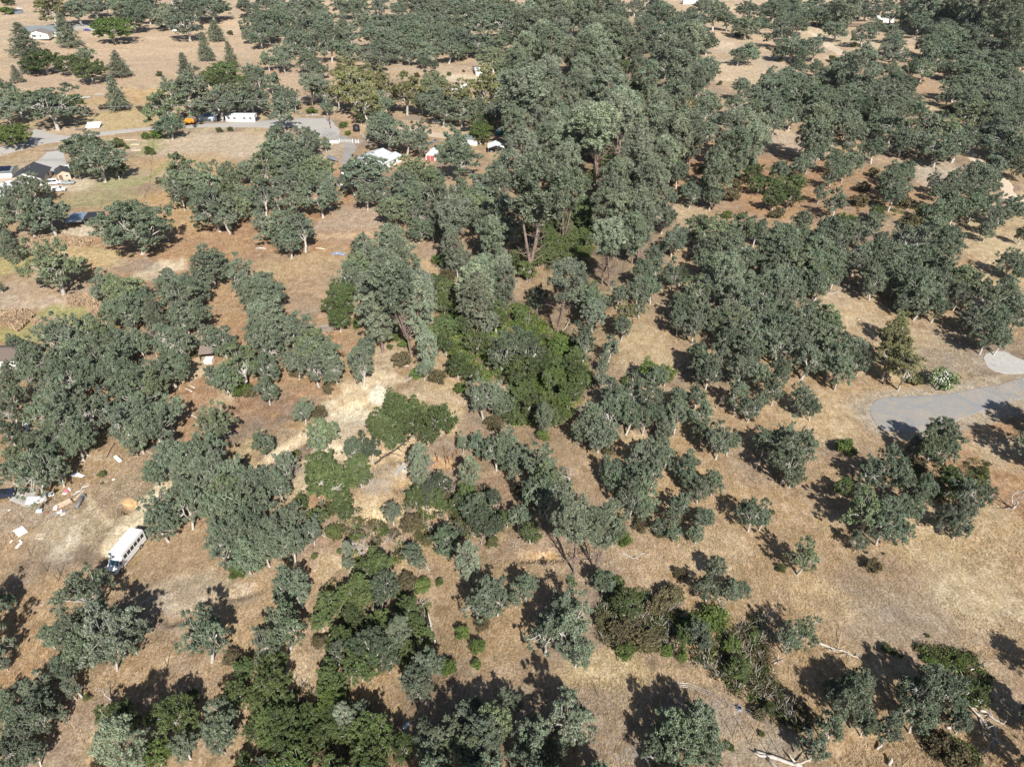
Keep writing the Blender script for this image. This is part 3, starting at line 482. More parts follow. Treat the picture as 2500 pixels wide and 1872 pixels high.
streak((2,3),[(870,240),(920,120),(1200,90),(1700,30),(2300,-100)],1.8,(.40,.32,.24),.8,83); streak((2,3),[(870,240),(950,410),(1350,440),(1700,340),(2300,120)],2.2,(.38,.31,.235),.85,84)
for q in (((2,3),1150,260,420,210),((2,3),1900,110,450,130)): patch(*q,(.40,.33,.26),.8,.5,.3,80)
# duff and brown litter in the wooded ravine
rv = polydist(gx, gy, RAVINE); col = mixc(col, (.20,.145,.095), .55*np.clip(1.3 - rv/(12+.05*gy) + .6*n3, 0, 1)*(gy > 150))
col = np.clip(col*(.93*(1+.12*fbm(gx, gy, 1.6, 3, 70))[..., None])*np.array((.93, .955, .93)), .02, .9)
gm = bpy.data.materials.new("dry_grass_ground"); gm.use_nodes = True; N, L = nodes(gm); p = N["Principled BSDF"]; p.inputs["Roughness"].default_value = .95; p.inputs["Specular IOR Level"].default_value = .1
at = N.new("ShaderNodeAttribute"); at.attribute_name = "soil"; tc = N.new("ShaderNodeTexCoord")
def nz(scale, det=8, rough=.65, vec=None):
    n = N.new("ShaderNodeTexNoise"); n.inputs["Scale"].default_value = scale; n.inputs["Detail"].default_value = det; n.inputs["Roughness"].default_value = rough
    L.new(vec or tc.outputs["Object"], n.inputs["Vector"]); return n
a1 = nz(.55); a2 = nz(3.2, 6, .7); mp = N.new("ShaderNodeMapping"); mp.inputs["Scale"].default_value = (1, .35, 1); mp.inputs["Rotation"].default_value = (0, 0, .5)
L.new(tc.outputs["Object"], mp.inputs["Vector"]); a3 = nz(2.4, 5, .6, mp.outputs[0]); a3.inputs["Distortion"].default_value = 1.2
def mr(n, lo, hi, a, b):
    r = N.new("ShaderNodeMapRange"); r.inputs[1].default_value = lo; r.inputs[2].default_value = hi; r.inputs[3].default_value = a; r.inputs[4].default_value = b
    L.new(n.outputs["Fac"], r.inputs[0]); return r.outputs[0]
def mul(a, b):
    x = N.new("ShaderNodeMath"); x.operation = 'MULTIPLY'; L.new(a, x.inputs[0]); L.new(b, x.inputs[1]); return x.outputs[0]
v = mul(mul(mr(a1, .3, .7, .76, 1.24), mr(a2, .35, .65, .60, 1.34)), mr(a3, .35, .65, .74, 1.24))
hsv = N.new("ShaderNodeHueSaturation"); L.new(at.outputs["Color"], hsv.inputs["Color"]); L.new(v, hsv.inputs["Value"]); L.new(mr(a1, .3, .7, 1.12, .85), hsv.inputs["Saturation"])
L.new(hsv.outputs[0], p.inputs["Base Color"])
bp = N.new("ShaderNodeBump"); bp.inputs["Strength"].default_value = .8; bp.inputs["Distance"].default_value = .22; L.new(a2.outputs["Fac"], bp.inputs["Height"]); L.new(bp.outputs[0], p.inputs["Normal"])
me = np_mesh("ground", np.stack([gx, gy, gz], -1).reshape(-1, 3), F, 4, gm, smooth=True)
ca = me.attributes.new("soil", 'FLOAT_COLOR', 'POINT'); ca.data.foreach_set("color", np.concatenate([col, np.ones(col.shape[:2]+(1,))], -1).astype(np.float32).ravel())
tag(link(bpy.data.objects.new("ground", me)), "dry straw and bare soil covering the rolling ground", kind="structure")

# ------------------------------------------------------------------ roads laid on the ground
def road_mat(name, c, c2, sc=.5):
    m = bpy.data.materials.new(name); m.use_nodes = True; N, L = nodes(m); p = N["Principled BSDF"]; p.inputs["Roughness"].default_value = .92; p.inputs["Specular IOR Level"].default_value = .15
    tc = N.new("ShaderNodeTexCoord"); a = N.new("ShaderNodeTexNoise"); a.inputs["Scale"].default_value = sc; a.inputs["Detail"].default_value = 9; a.inputs["Roughness"].default_value = .78; a.inputs["Distortion"].default_value = .8
    b = N.new("ShaderNodeTexNoise"); b.inputs["Scale"].default_value = 6; b.inputs["Detail"].default_value = 5
    L.new(tc.outputs["Object"], a.inputs["Vector"]); L.new(tc.outputs["Object"], b.inputs["Vector"])
    r = N.new("ShaderNodeValToRGB"); r.color_ramp.elements[0].position = .42; r.color_ramp.elements[1].position = .68; r.color_ramp.elements[0].color = (*c, 1); r.color_ramp.elements[1].color = (*c2, 1)
    L.new(a.outputs["Fac"], r.inputs["Fac"]); h = N.new("ShaderNodeHueSaturation"); L.new(r.outputs["Color"], h.inputs["Color"])
    q = N.new("ShaderNodeMapRange"); q.inputs[1].default_value = .3; q.inputs[2].default_value = .7; q.inputs[3].default_value = .75; q.inputs[4].default_value = 1.25; L.new(b.outputs["Fac"], q.inputs[0]); L.new(q.outputs[0], h.inputs["Value"])
    L.new(h.outputs[0], p.inputs["Base Color"]); bm_ = N.new("ShaderNodeBump"); bm_.inputs["Strength"].default_value = .4; bm_.inputs["Distance"].default_value = .05; L.new(b.outputs["Fac"], bm_.inputs["Height"]); L.new(bm_.outputs[0], p.inputs["Normal"])
    return m
GRAVEL = road_mat("grey_gravel", (.24,.245,.25), (.36,.30,.235), .22); ASPH = road_mat("pale_asphalt", (.36,.35,.335), (.43,.38,.33)); DIRT = road_mat("dirt_track", (.52,.42,.32), (.60,.50,.38))
def resample(P, n):
    P = np.array(P, float); d = np.r_[0, np.cumsum(np.hypot(*(P[1:]-P[:-1]).T))]; t = np.linspace(0, d[-1], n)
    out = np.stack([np.interp(t, d, P[:, k]) for k in range(2)], 1)
    for _ in range(max(1, n//30)): out[1:-1] = .25*out[:-2] + .5*out[1:-1] + .25*out[2:]
    return out
def strip(name, A, B, m, label, step=.7, lift=.07, rag=.55, seed=1):
    A = [G(*q) for q in A]; B = [G(*q) for q in B]
    A = [(q.x, q.y) for q in A]; B = [(q.x, q.y) for q in B]
    ln = max(sum(math.dist(a, b) for a, b in zip(P[:-1], P[1:])) for P in (A, B)); far = max(p[1] for p in A+B)
    st = step*(1 if far < 200 else 1+far/400); n = int(ln/st)+3; A = resample(A, n); B = resample(B, n)
    k = int(max(np.hypot(*(A-B).T))/st)+3; t = np.linspace(0, 1, k)[None, :, None]
    P = A[:, None]*(1-t) + B[:, None]*t
    e = rag*fbm(P[..., 0], P[..., 1], 2.2, 3, seed); dirn = (B-A)/np.hypot(*(B-A).T)[:, None]
    edge = (np.arange(k) == 0) * -1.0 + (np.arange(k) == k-1)*1.0
    P = P + (edge[None, :]*np.abs(e))[..., None]*dirn[:, None]*1.5
    z = Hgt(P[..., 0], P[..., 1]) + lift + np.where(np.abs(edge)[None, :] > 0, -.12, 0.)
    idx = np.arange(n*k).reshape(n, k); F = np.stack([idx[:-1, :-1], idx[:-1, 1:], idx[1:, 1:], idx[1:, :-1]], -1).reshape(-1, 4)
    me = np_mesh(name, np.concatenate([P, z[..., None]], -1).reshape(-1, 3), F, 4, m, smooth=True)
    me.flip_normals() if me.polygons[0].normal.z < 0 else None
    return tag(link(bpy.data.objects.new(name, me)), label, kind="structure")
t00, t01, t02, t03, t13, t23, t20 = (0,0), (0,1), (0,2), (0,3), (1,3), (2,3), (2,0)
def tl(t, *p): return [(t, *q) for q in p]
strip("country_road", tl(t00,(-200,1320),(0,1270),(250,1230),(280,1170),(260,1130),(330,1105),(430,1180),(600,1180),(900,1135),(1290,1100),(1600,1078),(1750,1068),(2212,1050))+tl(t01,(100,1040),(330,1020),(640,1018),(670,1060),(730,1130)),
      tl(t00,(-200,1420),(0,1345),(250,1285),(330,1262),(430,1240),(600,1220),(750,1190),(900,1170),(1290,1125),(1600,1110),(1750,1100),(2212,1100))+tl(t01,(100,1110),(330,1100),(450,1140),(560,1190),(700,1220)), ASPH, "pale grey country road curving past the parked trailers", .9)
strip("gravel_driveway", tl(t01,(600,1100),(730,1165),(830,1200),(960,1215)), tl(t01,(560,1190),(640,1225),(740,1235),(900,1240)), GRAVEL, "gravel forecourt outside the white gate")
strip("gravel_driveway", tl(t01,(740,1225),(760,1280),(740,1360),(730,1440)), tl(t01,(850,1235),(880,1270),(830,1340),(815,1450)), GRAVEL, "gravel drive running down to the bungalow", seed=2)
strip("gravel_lane", tl(t01,(1230,1098),(1360,1115),(1520,1140),(1650,1160),(1800,1165)), tl(t01,(1240,1130),(1360,1150),(1500,1180),(1620,1200),(1790,1190)), road_mat("dusty_gravel", (.46,.37,.28), (.50,.41,.32)), "dusty lane leading past the silver car", seed=3)
strip("concrete_driveway", tl(t00,(400,1318),(345,1370),(280,1430),(235,1470)), tl(t00,(545,1300),(580,1400),(585,1450),(560,1510)), CONC, "pale concrete driveway behind the gate", rag=.02, seed=4)
strip("dirt_road", tl(t03,(330,270),(420,350),(520,430),(600,480)), tl(t03,(395,280),(500,350),(620,420),(700,470)), DIRT, "pale dirt road descending between oaks at the upper right", seed=5)
strip("dirt_road", tl(t03,(1265,865),(1340,960),(1420,1030),(1600,1180),(1700,1340),(1790,1430),(1960,1560),(2020,1640))+tl(t13,(1990,30),(2100,110),(2260,230)),
      tl(t03,(1320,865),(1400,960),(1490,1020),(1690,1180),(1790,1320),(1880,1410),(2050,1530),(2130,1610))+tl(t13,(2110,0),(2200,60),(2330,150)), DIRT, "pale dirt road running down the right side", seed=6)
strip("gravel_road", tl(t23,(880,210),(920,150),(1000,115),(1200,110),(1500,95),(1700,60),(2000,10),(2230,-60),(2500,-160)), tl(t23,(885,260),(930,350),(1000,400),(1200,420),(1350,410),(1600,340),(1850,240),(2230,120),(2500,20)), GRAVEL, "grey gravel turning circle and road among dry grass", .4, seed=7)
strip("concrete_pad", tl(t13,(1860,1440),(1890,1510),(1960,1560),(2080,1580),(2230,1570)), tl(t13,(1880,1400),(1960,1370),(2050,1375),(2150,1430),(2300,1490)), CONC, "round worn concrete pad in the dry grass", .5, rag=.1, seed=8)
strip("concrete_slab", tl(t20,(80,1010),(180,1060),(260,1070)), tl(t20,(150,930),(230,900),(330,900)), CONC, "grey concrete slab beside the junk", .5, rag=.1, seed=9)
strip("parking_pad", tl(t00,(640,280),(700,250),(840,270)), tl(t00,(620,215),(720,205),(830,205)), CONC, "pale parking pad beside the farmhouse", rag=.1, seed=9)
# ------------------------------------------------------------------ tree shapes
def rdir(r, n):
    v = r.normal(size=(n, 3)); return v / np.linalg.norm(v, axis=1)[:, None]
def leaf_quads(P, Nrm, size, r, aspect=.65, bias=.55):
    """one small leaf-spray face per point"""
    n = len(P); d = Nrm*bias + rdir(r, n)*(1-bias)*1.4; d /= np.linalg.norm(d, axis=1)[:, None] + 1e-9
    a = np.cross(d, rdir(r, n)); a /= np.linalg.norm(a, axis=1)[:, None] + 1e-9; b = np.cross(d, a)
    s = size*r.uniform(.6, 1.35, n)[:, None]; q = s*aspect
    V = np.stack([P - a*s, P - b*q + a*s*.1, P + a*s, P + b*q - a*s*.1], 1).reshape(-1, 3)
    return V, np.arange(4*n).reshape(n, 4)
def clump_points(c, rad, n, r, flat=.75, inner=.25):
    d = rdir(r, n); d[:, 2] = np.where(d[:, 2] < -.25, -d[:, 2], d[:, 2])
    q = (1 - inner*r.random(n)**1.5)[:, None]*(1+.25*np.sin(d[:, :1]*7+c[0]*3)*np.sin(d[:, 1:2]*6+c[1]*5))
    return c + d*q*rad*np.array([1, 1, flat]), d
def crown_mesh(name, clumps, nleaf, size, r, mats, bias=.5, aspect=.65, flat=.75, stretch=None, spray=.34, dens=6.2, plume=0.0):
    """every clump is a handful of ragged sprays, every spray a puff of leaves: light falls between them"""
    SC, SR, SN, SV = [], [], [], []
    for c, rad in clumps:
        n = max(5, int(dens*rad**1.7/ (spray/.36)**1.3)); p, d = clump_points(np.array(c), rad, n, r, flat, .55)
        if stretch: p[:, 2] += stretch*rad*np.maximum(0, 1-np.hypot(p[:, 0]-c[0], p[:, 1]-c[1])/rad)
        SC.append(p + r.normal(0, .08*rad, p.shape)); SN.append(d); SR.append(spray*r.uniform(.55, 1.45, n)); SV.append(np.full(n, r.normal(.5, .10)) + r.normal(0, .10, n))
    SC, SN, SR, SV = np.concatenate(SC), np.concatenate(SN), np.concatenate(SR), np.concatenate(SV)
    w_ = SR**2; cnt = np.maximum(5, (nleaf*w_/w_.sum()).astype(int)); idx = np.repeat(np.arange(len(SC)), cnt); n = len(idx)
    off = r.normal(0, .5, (n, 3)); off[:, 2] = off[:, 2]*.6 ; off = off*SR[idx][:, None]
    off += SN[idx]*(SR[idx]*r.uniform(0, .9, n))[:, None]
    if plume: off[:, 2] += plume*SR[idx]*r.random(n)
    P = SC[idx] + off; Nn = SN[idx]*.6 + np.array((0, 0, .35)); Nn /= np.linalg.norm(Nn, axis=1)[:, None] + 1e-9
    V, F = leaf_quads(P, Nn, size, r, aspect, bias)
    return np_mesh(name, V, F, 4, mats, facevar=np.clip(SV[idx] + r.normal(0, .17, n), 0, 1))
def limb(mb, a, b, r0, r1, r, sag=.12, k=6, n=4):
    a = np.array(a, float); b = np.array(b, float); L = np.linalg.norm(b-a); off = r.normal(0, sag*L, 3)
    pts = [tuple(a + (b-a)*t + off*math.sin(math.pi*t)*.6 + r.normal(0, .02*L, 3)*(0 < t < 1)) for t in np.linspace(0, 1, n)]
    mb.tube(pts, list(np.linspace(r0, r1, n)), k, cap=False); return pts
def oak_shape(seed, dense=1.0, tall=1.0, nleaf=13000, leaf=.25, lobes=52, bark=None, ragged=.3, far=False):
    """crown 10 m wide, tree about 9 m tall"""
    r = np.random.default_rng(seed); cl = []; ph = r.uniform(0, 6.28, 4)
    for i in range(lobes):
        az = i*2.39996 + r.uniform(-.5, .5); el = r.uniform(-.78, 1.0)
        ca = math.sqrt(max(0, 1-el*el)) if el > 0 else 1 + .18*el
        R = (1 + ragged*(math.sin(2*az+ph[0])*.55 + math.sin(3*az+ph[1])*.45))*r.uniform(.62, 1.06)
        rad = r.uniform(.6, 1.35)*dense**.5
        x = math.cos(az)*ca*R*(4.9-rad*.55); y = math.sin(az)*ca*R*(4.9-rad*.55); z = 4.75*tall + el*(R if el > 0 else .92)*(3.5*tall-rad*.3)
        cl.append(((x, y, z), rad))
    for i in range(9): cl.append(((r.normal(0, 1.5), r.normal(0, 1.5), 5.0*tall+r.uniform(-.6, 2.2)), r.uniform(.8, 1.5)))
    cl = [(c, rr) for c, rr in cl if r.random() > .25*ragged]
    crown = crown_mesh("crown", cl, nleaf, leaf, r, LEAF)
    mb = MB(); lean = r.normal(0, .5, 2); fz = r.uniform(1.6, 2.6); top = (lean[0], lean[1], fz*tall)
    limb(mb, (0, 0, -.6), top, .42, .32, r, .04, 8, 4); nl = int(r.integers(3, 6))
    mains = []
    for i in range(nl):
        az = i*6.283/nl + r.uniform(-.5, .5); e = (top[0]+math.cos(az)*1.9, top[1]+math.sin(az)*1.9, (4.6+r.uniform(-.4, 1.2))*tall)
        mains.append(limb(mb, top, e, .24, .13, r, .12, 6, 5))
    for c, rr in cl:
        m = min(mains, key=lambda m: math.dist(m[-1][:2], c[:2])); s = m[int(r.integers(2, 5))]
        limb(mb, s, (c[0], c[1], c[2]+rr*.3), .09, .025, r, .12, 4, 4)
    for i in range(13):   # a few bare grey twig ends stand out of the leaves
        c, rr = cl[int(r.integers(len(cl)))]; d = rdir(r, 1)[0]; d[2] = abs(d[2]); limb(mb, c, np.array(c)+d*rr*r.uniform(1.1, 1.7), .06, .015, r, .1, 4, 4)
    return crown, mb.mesh("trunk", bark or BARK, True)
def pine_shape(seed, kind="round", nleaf=15000):
    """grey pine, crown about 6 m wide, 14 m tall, tufted and see-through"""
    r = np.random.default_rng(seed); cl = []; mb = MB(); H = 14.0
    nt = 1 if kind == "cone" else int(r.integers(2, 5)) if kind == "tall" else int(r.integers(1, 3)); z0 = {"round": 2.5, "tall": 7.6, "cone": .6}[kind]
    tops = []
    for t in range(nt):
        az = r.uniform(0, 6.28); sp = 0 if nt == 1 else r.uniform(.8, 1.5)
        tx, ty = math.cos(az)*sp, math.sin(az)*sp; tops.append((tx, ty, H*r.uniform(.86, .97)))
    base = [(0, 0, -.8), (0, 0, 2.2)]
    f_ = .62 if kind == 'tall' else .8; mb.tube(base, [.36*f_, .3*f_], 8, False)
    axes = []
    for tx, ty, tz in tops:
        pts = [(0, 0, 2.2), (tx*.5, ty*.5, 5), (tx*.9, ty*.9, tz*.6), (tx, ty, tz*.8), (tx, ty, tz)]
        mb.tube(pts, [.28*f_, .23*f_, .18*f_, .12*f_, .03], 7, False); axes.append(pts)
    n = {"round": 50, "tall": 46, "cone": 62}[kind]
    for i in range(n):
        t = (i+.5)/n; z = z0 + (H-z0)*t; ax = axes[i % len(axes)]; zz = [p[2] for p in ax]
        cx = np.interp(z, zz, [p[0] for p in ax]); cy = np.interp(z, zz, [p[1] for p in ax])
        if kind == "cone": R = 2.8*(1-t**1.25)**.9*r.uniform(.8, 1.1) + .1; rad = .45 + .8*(1-t)
        else: R = 3.1*math.sin(math.pi*min(.985, (.1+.9*t)**1.25))**.7; rad = r.uniform(.5, 1.0)
        az = i*2.39996 + r.uniform(-.4, .4); rr = R*r.uniform(.45, 1.0)
        c = (cx+math.cos(az)*rr, cy+math.sin(az)*rr, z + (.25*rr if kind != "cone" else -.15*rr)); cl.append((c, rad))
        limb(mb, (cx, cy, z-.5), c, .06, .02, r, .06, 4, 3)
        if kind == "tall" and i % 2 == 0:   # bare dead limbs under the crown
            zb = r.uniform(2.5, z0+1); az2 = r.uniform(0, 6.28); e = (math.cos(az2)*r.uniform(1, 2.6), math.sin(az2)*r.uniform(1, 2.6), zb+r.uniform(.3, 1.6)); q = limb(mb, (0, 0, zb), e, .07, .02, r, .1, 4, 4)
            for _ in range(3): limb(mb, q[2], np.array(q[2])+r.normal(0, .7, 3), .025, .008, r, .1, 3, 3)
    crown = crown_mesh("crown", cl, nleaf, .20, r, LEAF, bias=.4, aspect=.3, flat=.8, stretch=1.1, spray=.26, dens=10, plume=2.4)
    return crown, mb.mesh("trunk", PBARK, True)
def bush_shape(seed, nleaf=4200, leaf=.075, open_=.2):
    """2 m wide, 1.6 m tall"""
    r = np.random.default_rng(seed); cl = []
    for i in range(15):
        az = i*2.4+r.uniform(-.3, .3); q = r.uniform(.1, .86); cl.append(((math.cos(az)*q, math.sin(az)*q, r.uniform(.25, 1.25)*(1.15-q*.6)), r.uniform(.18, .42)))
    mb = MB()
    for c, rr in cl: limb(mb, (r.normal(0, .08), r.normal(0, .08), -.2), c, .035, .012, r, .1, 4, 4)
    return crown_mesh("leaves", cl, nleaf, leaf, r, LEAF, flat=.9, spray=.12, dens=60), mb.mesh("stem", TWIG, True)
def dead_shape(seed, m, H=6.0, spread=.8, thick=.2, fine=True):
    r = np.random.default_rng(seed); mb = MB()
    def grow(p, d, L, rad, lev):
        d = d/np.linalg.norm(d); pts = [p]; q = np.array(p)
        for i in range(4):
            d = d + r.normal(0, .16, 3); d[2] += .03; d /= np.linalg.norm(d); q = q + d*L/4; pts.append(q.copy())
        mb.tube([tuple(x) for x in pts], list(np.linspace(rad, rad*.5, 5)), 6 if lev < 2 else 4, False)
        if lev < (4 if fine else 3):
            for k in range(int(r.integers(2, 5 if lev else 4))):
                i = int(r.integers(2, 5)); dd = d + r.normal(0, spread, 3); dd[2] += .15; grow(pts[i], dd, L*r.uniform(.5, .75), rad*.5, lev+1)
    grow(np.array((0, 0, -.5)), np.array((r.normal(0, .15), r.normal(0, .15), 1.)), H*.45, thick, 0)
    return mb.mesh("branches", m, True)
OAKS = [oak_shape(100+i, 1.0, [1, .92, 1.08, 1, 1.1, .95, 1][i], 15500, .160, [54, 60, 48, 56, 44, 60, 50][i], ragged=[.25, .35, .45, .3, .5, .2, .4][i]) for i in range(7)]
SPARSE = [oak_shape(120+i, .62, 1.08, 8500, .155, 36, ragged=.55) for i in range(5)]
LEAFY = [oak_shape(140+i, 1.15, .95, 21000, .15, 54, ragged=.3) for i in range(4)]
OLIVE = [oak_shape(160+i, .8, 1.35, 15000, .165, 54, ragged=.35) for i in range(3)]
QP = [pine_shape(200+i, "round", 17000) for i in range(4)]; TP = [pine_shape(220+i, "tall", 17000) for i in range(4)]; CP_ = [pine_shape(240+i, "cone", 14000) for i in range(3)]
BUSH = [bush_shape(260+i) for i in range(4)]
DEAD = [dead_shape(300+i, TWIG, 6, .75, .13) for i in range(4)]; SNAG = [dead_shape(320+i, DEADW, 7, .8, .27, i % 2 == 0) for i in range(4)]

# ------------------------------------------------------------------ where each tree stands
TINT = dict(o=(.162,.198,.134), d=(.098,.125,.080), v=(.105,.142,.054), G=(.125,.180,.050), y=(.215,.220,.100), q=(.215,.248,.172), P=(.215,.248,.172), C=(.180,.205,.140), g=(.105,.150,.042),
            b=(.105,.122,.048), m=(.125,.108,.058), w=(.14,.19,.07), x=(.3,.3,.3), X=(.4,.4,.4))
NAME = dict(G="bright_tree", o="blue_oak", d="dark_oak", v="green_tree", y="olive_tree", q="grey_pine", P="grey_pine", C="young_conifer", g="green_bush", b="round_bush", m="brown_bush", w="flowering_bush", x="bare_tree", X="snag")
NOUN = dict(G="bright green tree", o="blue-grey oak", d="dark oak", v="deep green tree", y="yellow-green tree", q="grey pine", P="grey pine", C="conical conifer", g="bright green bush", b="green bush", m="brownish bush", w="white-flowering bush", x="leafless grey tree", X="bleached dead tree")
CAT = dict(G="tree", o="oak", d="oak", v="tree", y="tree", q="pine", P="pine", C="conifer", g="bush", b="bush", m="bush", w="bush", x="dead tree", X="dead tree")
GROUP = dict(G="bright green leafy trees", o="blue-grey oaks scattered over the dry slopes", d="dark oaks among the blue-grey ones", v="deep green trees along the ravine", y="yellow-green trees", q="grey pines along the ravine", P="grey pines along the ravine",
             C="conical conifers in the upper left field", g="bright green bushes", b="low green bushes", m="brownish dry bushes", x="leafless grey trees", X="bleached dead trees")
rows = []
def wide(k, sy): return 1.0 if k in 'gbmwxX' else (1.14 if sy < 330 else 1.12 if sy < 600 else .97)*(1.12 if k in 'qP' else 1.0)
def put(k, tile, x, y, wpx, y2=None):
    if k == 'g' and wpx > 150 + 60*(tile[0] > 1): k = 'G'
    sx, sy = tp(tile, x, y); rows.append(dict(k=k, sx=sx, sy=sy, ws=wpx/3.539*wide(k, sy), foot=None if y2 is None else tp(tile, x, y2)[1]))
def settle():
    for k in sorted(set(r["k"] for r in rows)):
        for footed in (False, True):
            R_ = [r for r in rows if r["k"] == k and (r["foot"] is not None) == footed]
            if not R_: continue
            sx = np.array([r["sx"] for r in R_]); sy = np.array([r["sy"] for r in R_]); ws = np.array([r["ws"] for r in R_])
            if footed:      # top and foot given: work out the height
                X, Y, Z = ground(sx, np.array([r["foot"] for r in R_])); lo = np.full(len(R_), 1.); hi = np.full(len(R_), 45.)
                for _ in range(30):
                    m = (lo+hi)/2; z = Z+m; dep = Y*cp + (CAM_H-z)*sp_; up = -(CAM_H-z)*cp + Y*sp_; yy = 936 - FOC*up/dep
                    lo = np.where(yy > sy, m, lo); hi = np.where(yy > sy, hi, m)
                dep = Y*cp + (CAM_H-Z-lo*.6)*sp_; D = ws*dep/FOC; H = np.minimum(lo, 34)
            else:
                D = np.full(len(R_), 9.)
                for _ in range(4):
                    if k in "od": H = np.minimum(5.6+.50*D, 1.3*D+.8); hc = .56*H
                    elif k in "vG": H = np.minimum(4.5+.42*D, 1.15*D+.5); hc = .6*H
                    elif k == "y": H = 5+.9*D; hc = .6*H
                    elif k == "q": H = np.minimum(6+1.15*D, 2.1*D+1); hc = .6*H
                    elif k in "gbmw": H = np.where(D < 4, .72*D, 2.9+(D-4)*.35); hc = .45*H
                    elif k in "xX": H = .85*D+1; hc = .6*H
                    X, Y, Z = ground(sx, sy, hc); dep = Y*cp + (CAM_H-Z-hc)*sp_; D = ws*dep/FOC
            for i, r in enumerate(R_): r.update(x=float(X[i]), y=float(Y[i]), z=float(Z[i]), D=float(D[i]), H=float(H[i]))
for tile, s in SURVEY.items():
    for e in s.replace("\n", "").split(";"):
        q = e.split()
        if q[0] in "CP": put(q[0], tile, float(q[1]), float(q[2]), float(q[4]), float(q[3]))
        else: put(q[0], tile, float(q[1]), float(q[2]), float(q[3]))
for k, r_, c_, x, y, wd in OUTSIDE: put(k, (r_, c_), x, y, wd); rows[-1]["out"] = True
FILL = [((0,3),[(1300,0),(2212,0),(2212,1300),(1900,1150),(1500,600),(1250,250)],'o',60,190),((0,3),[(0,620),(400,640),(1100,700),(1200,950),(900,1030),(0,950)],'o',26,200),((0,3),[(0,0),(800,0),(700,180),(350,190),(0,280)],'o',14,170),
 ((0,2),[(0,0),(900,0),(1000,600),(1050,1200),(500,1300),(0,1100)],'q',46,170),((0,2),[(1120,80),(1350,60),(1800,380),(1650,780),(1250,700)],'o',20,180),((0,1),[(0,0),(560,0),(700,330),(300,380),(0,330)],'o',14,180),
 ((0,1),[(900,120),(1500,150),(2212,60),(2212,480),(1900,380),(1500,420),(900,300)],'o',26,190),((0,1),[(800,-60),(2212,-60),(2212,40),(800,20)],'o',14,170),((1,3),[(0,480),(600,380),(1400,480),(1600,850),(1250,900),(500,720),(380,950),(0,900)],'o',26,230),
 ((0,2),[(1100,1250),(1500,1050),(1700,1300),(1300,1650),(1050,1600)],'q',10,180),((1,2),[(220,60),(700,60),(690,640),(0,680),(0,520),(220,400)],'v',16,150),((1,1),[(1560,540),(2200,560),(2200,980),(1560,1120)],'v',13,150),((0,2),[(420,900),(1250,650),(1500,1450),(650,1600)],'v',16,150),
 ((3,1),[(560,150),(1400,100),(1400,800),(600,820)],'v',9,210),((3,1),[(0,950),(650,1000),(1250,1300),(1250,1650),(0,1650)],'v',10,250),((2,1),[(1350,900),(2100,950),(2150,1300),(1600,1350)],'d',7,150),
 ((1,2),[(60,1150),(560,1300),(650,1640),(0,1650)],'v',8,190),((0,0),[(560,-40),(2212,-60),(2150,30),(600,30)],'o',12,190)]
_fr = random.Random(4)
for tile, poly, k, n, wd in FILL:
    c = 0
    while c < n:
        x = _fr.uniform(min(p[0] for p in poly), max(p[0] for p in poly)); y = _fr.uniform(min(p[1] for p in poly), max(p[1] for p in poly)); inside = False; j = len(poly)-1
        for i in range(len(poly)):
            if (poly[i][1] > y) != (poly[j][1] > y) and x < (poly[j][0]-poly[i][0])*(y-poly[i][1])/(poly[j][1]-poly[i][1])+poly[i][0]: inside = not inside
            j = i
        if inside: put(k, tile, x, y, wd*_fr.uniform(.75, 1.15)); c += 1
settle()
oaks = sorted([r for r in rows if r["k"] == "o"], key=lambda r: -r["ws"]); 
for i, r in enumerate(oaks): r["far"] = i >= 296
# labels: the n-th tree of its kind in a direction from something that can be found
MK = [(*tp(t, x, y), s) for t, x, y, s in MARKS]
DIRS = ["right of", "lower right of", "below", "lower left of", "left of", "upper left of", "above", "upper right of"]
ORD = ["nearest", "second", "third", "fourth", "fifth", "sixth", "seventh", "eighth", "ninth", "tenth", "eleventh", "twelfth"] + [str(i)+"th" for i in range(13, 1500)]
vis = [r for r in rows]
for mi, (mx_, my_, s) in enumerate(MK):
    by = {}
    for r in vis:
        a = math.degrees(math.atan2(r["sy"]-my_, r["sx"]-mx_)) % 360; sec = int(((a+22.5) % 360)//45)
        by.setdefault((NOUN[r["k"]], sec), []).append((math.hypot(r["sx"]-mx_, r["sy"]-my_), r))
    for (noun, sec), L_ in by.items():
        L_.sort(key=lambda t: t[0])
        for i, (dist, r) in enumerate(L_):
            sc = i*60 + dist
            if sc < r.get("score", 1e9): r["score"] = sc; r["at"] = (ORD[i], DIRS[sec], s)
def size_word(r):
    if r["k"] in "gbmw": return "large" if r["D"] > 5 else "small" if r["D"] < 2 else ""
    if r["k"] in "qPC": return "tall" if r["H"] > 17 else "small" if r["H"] < 7 else ""
    return "broad" if r["D"] > 13.5 else "small" if r["D"] < 6 else ""
LABEL_FIX = {}
def make_label(r):
    o, d, s = r["at"]; n = NOUN[r["k"]]; sw = size_word(r); lead = (sw+" " if sw else "") + n
    if r.get("out"): return f"{n} off the {r['edge']} edge, {o} one {d} the {s}"
    return f"{lead if len(s.split()) < 4 else n}, {o} such {'tree' if CAT[r['k']] != 'bush' else 'bush'} {'to the '+d if 'per' in d or 'ower' in d else d} the {s}"
for r in rows:
    if r.get("out"): r["edge"] = "right" if r["sx"] > 2500 else "left" if r["sx"] < 0 else "lower"
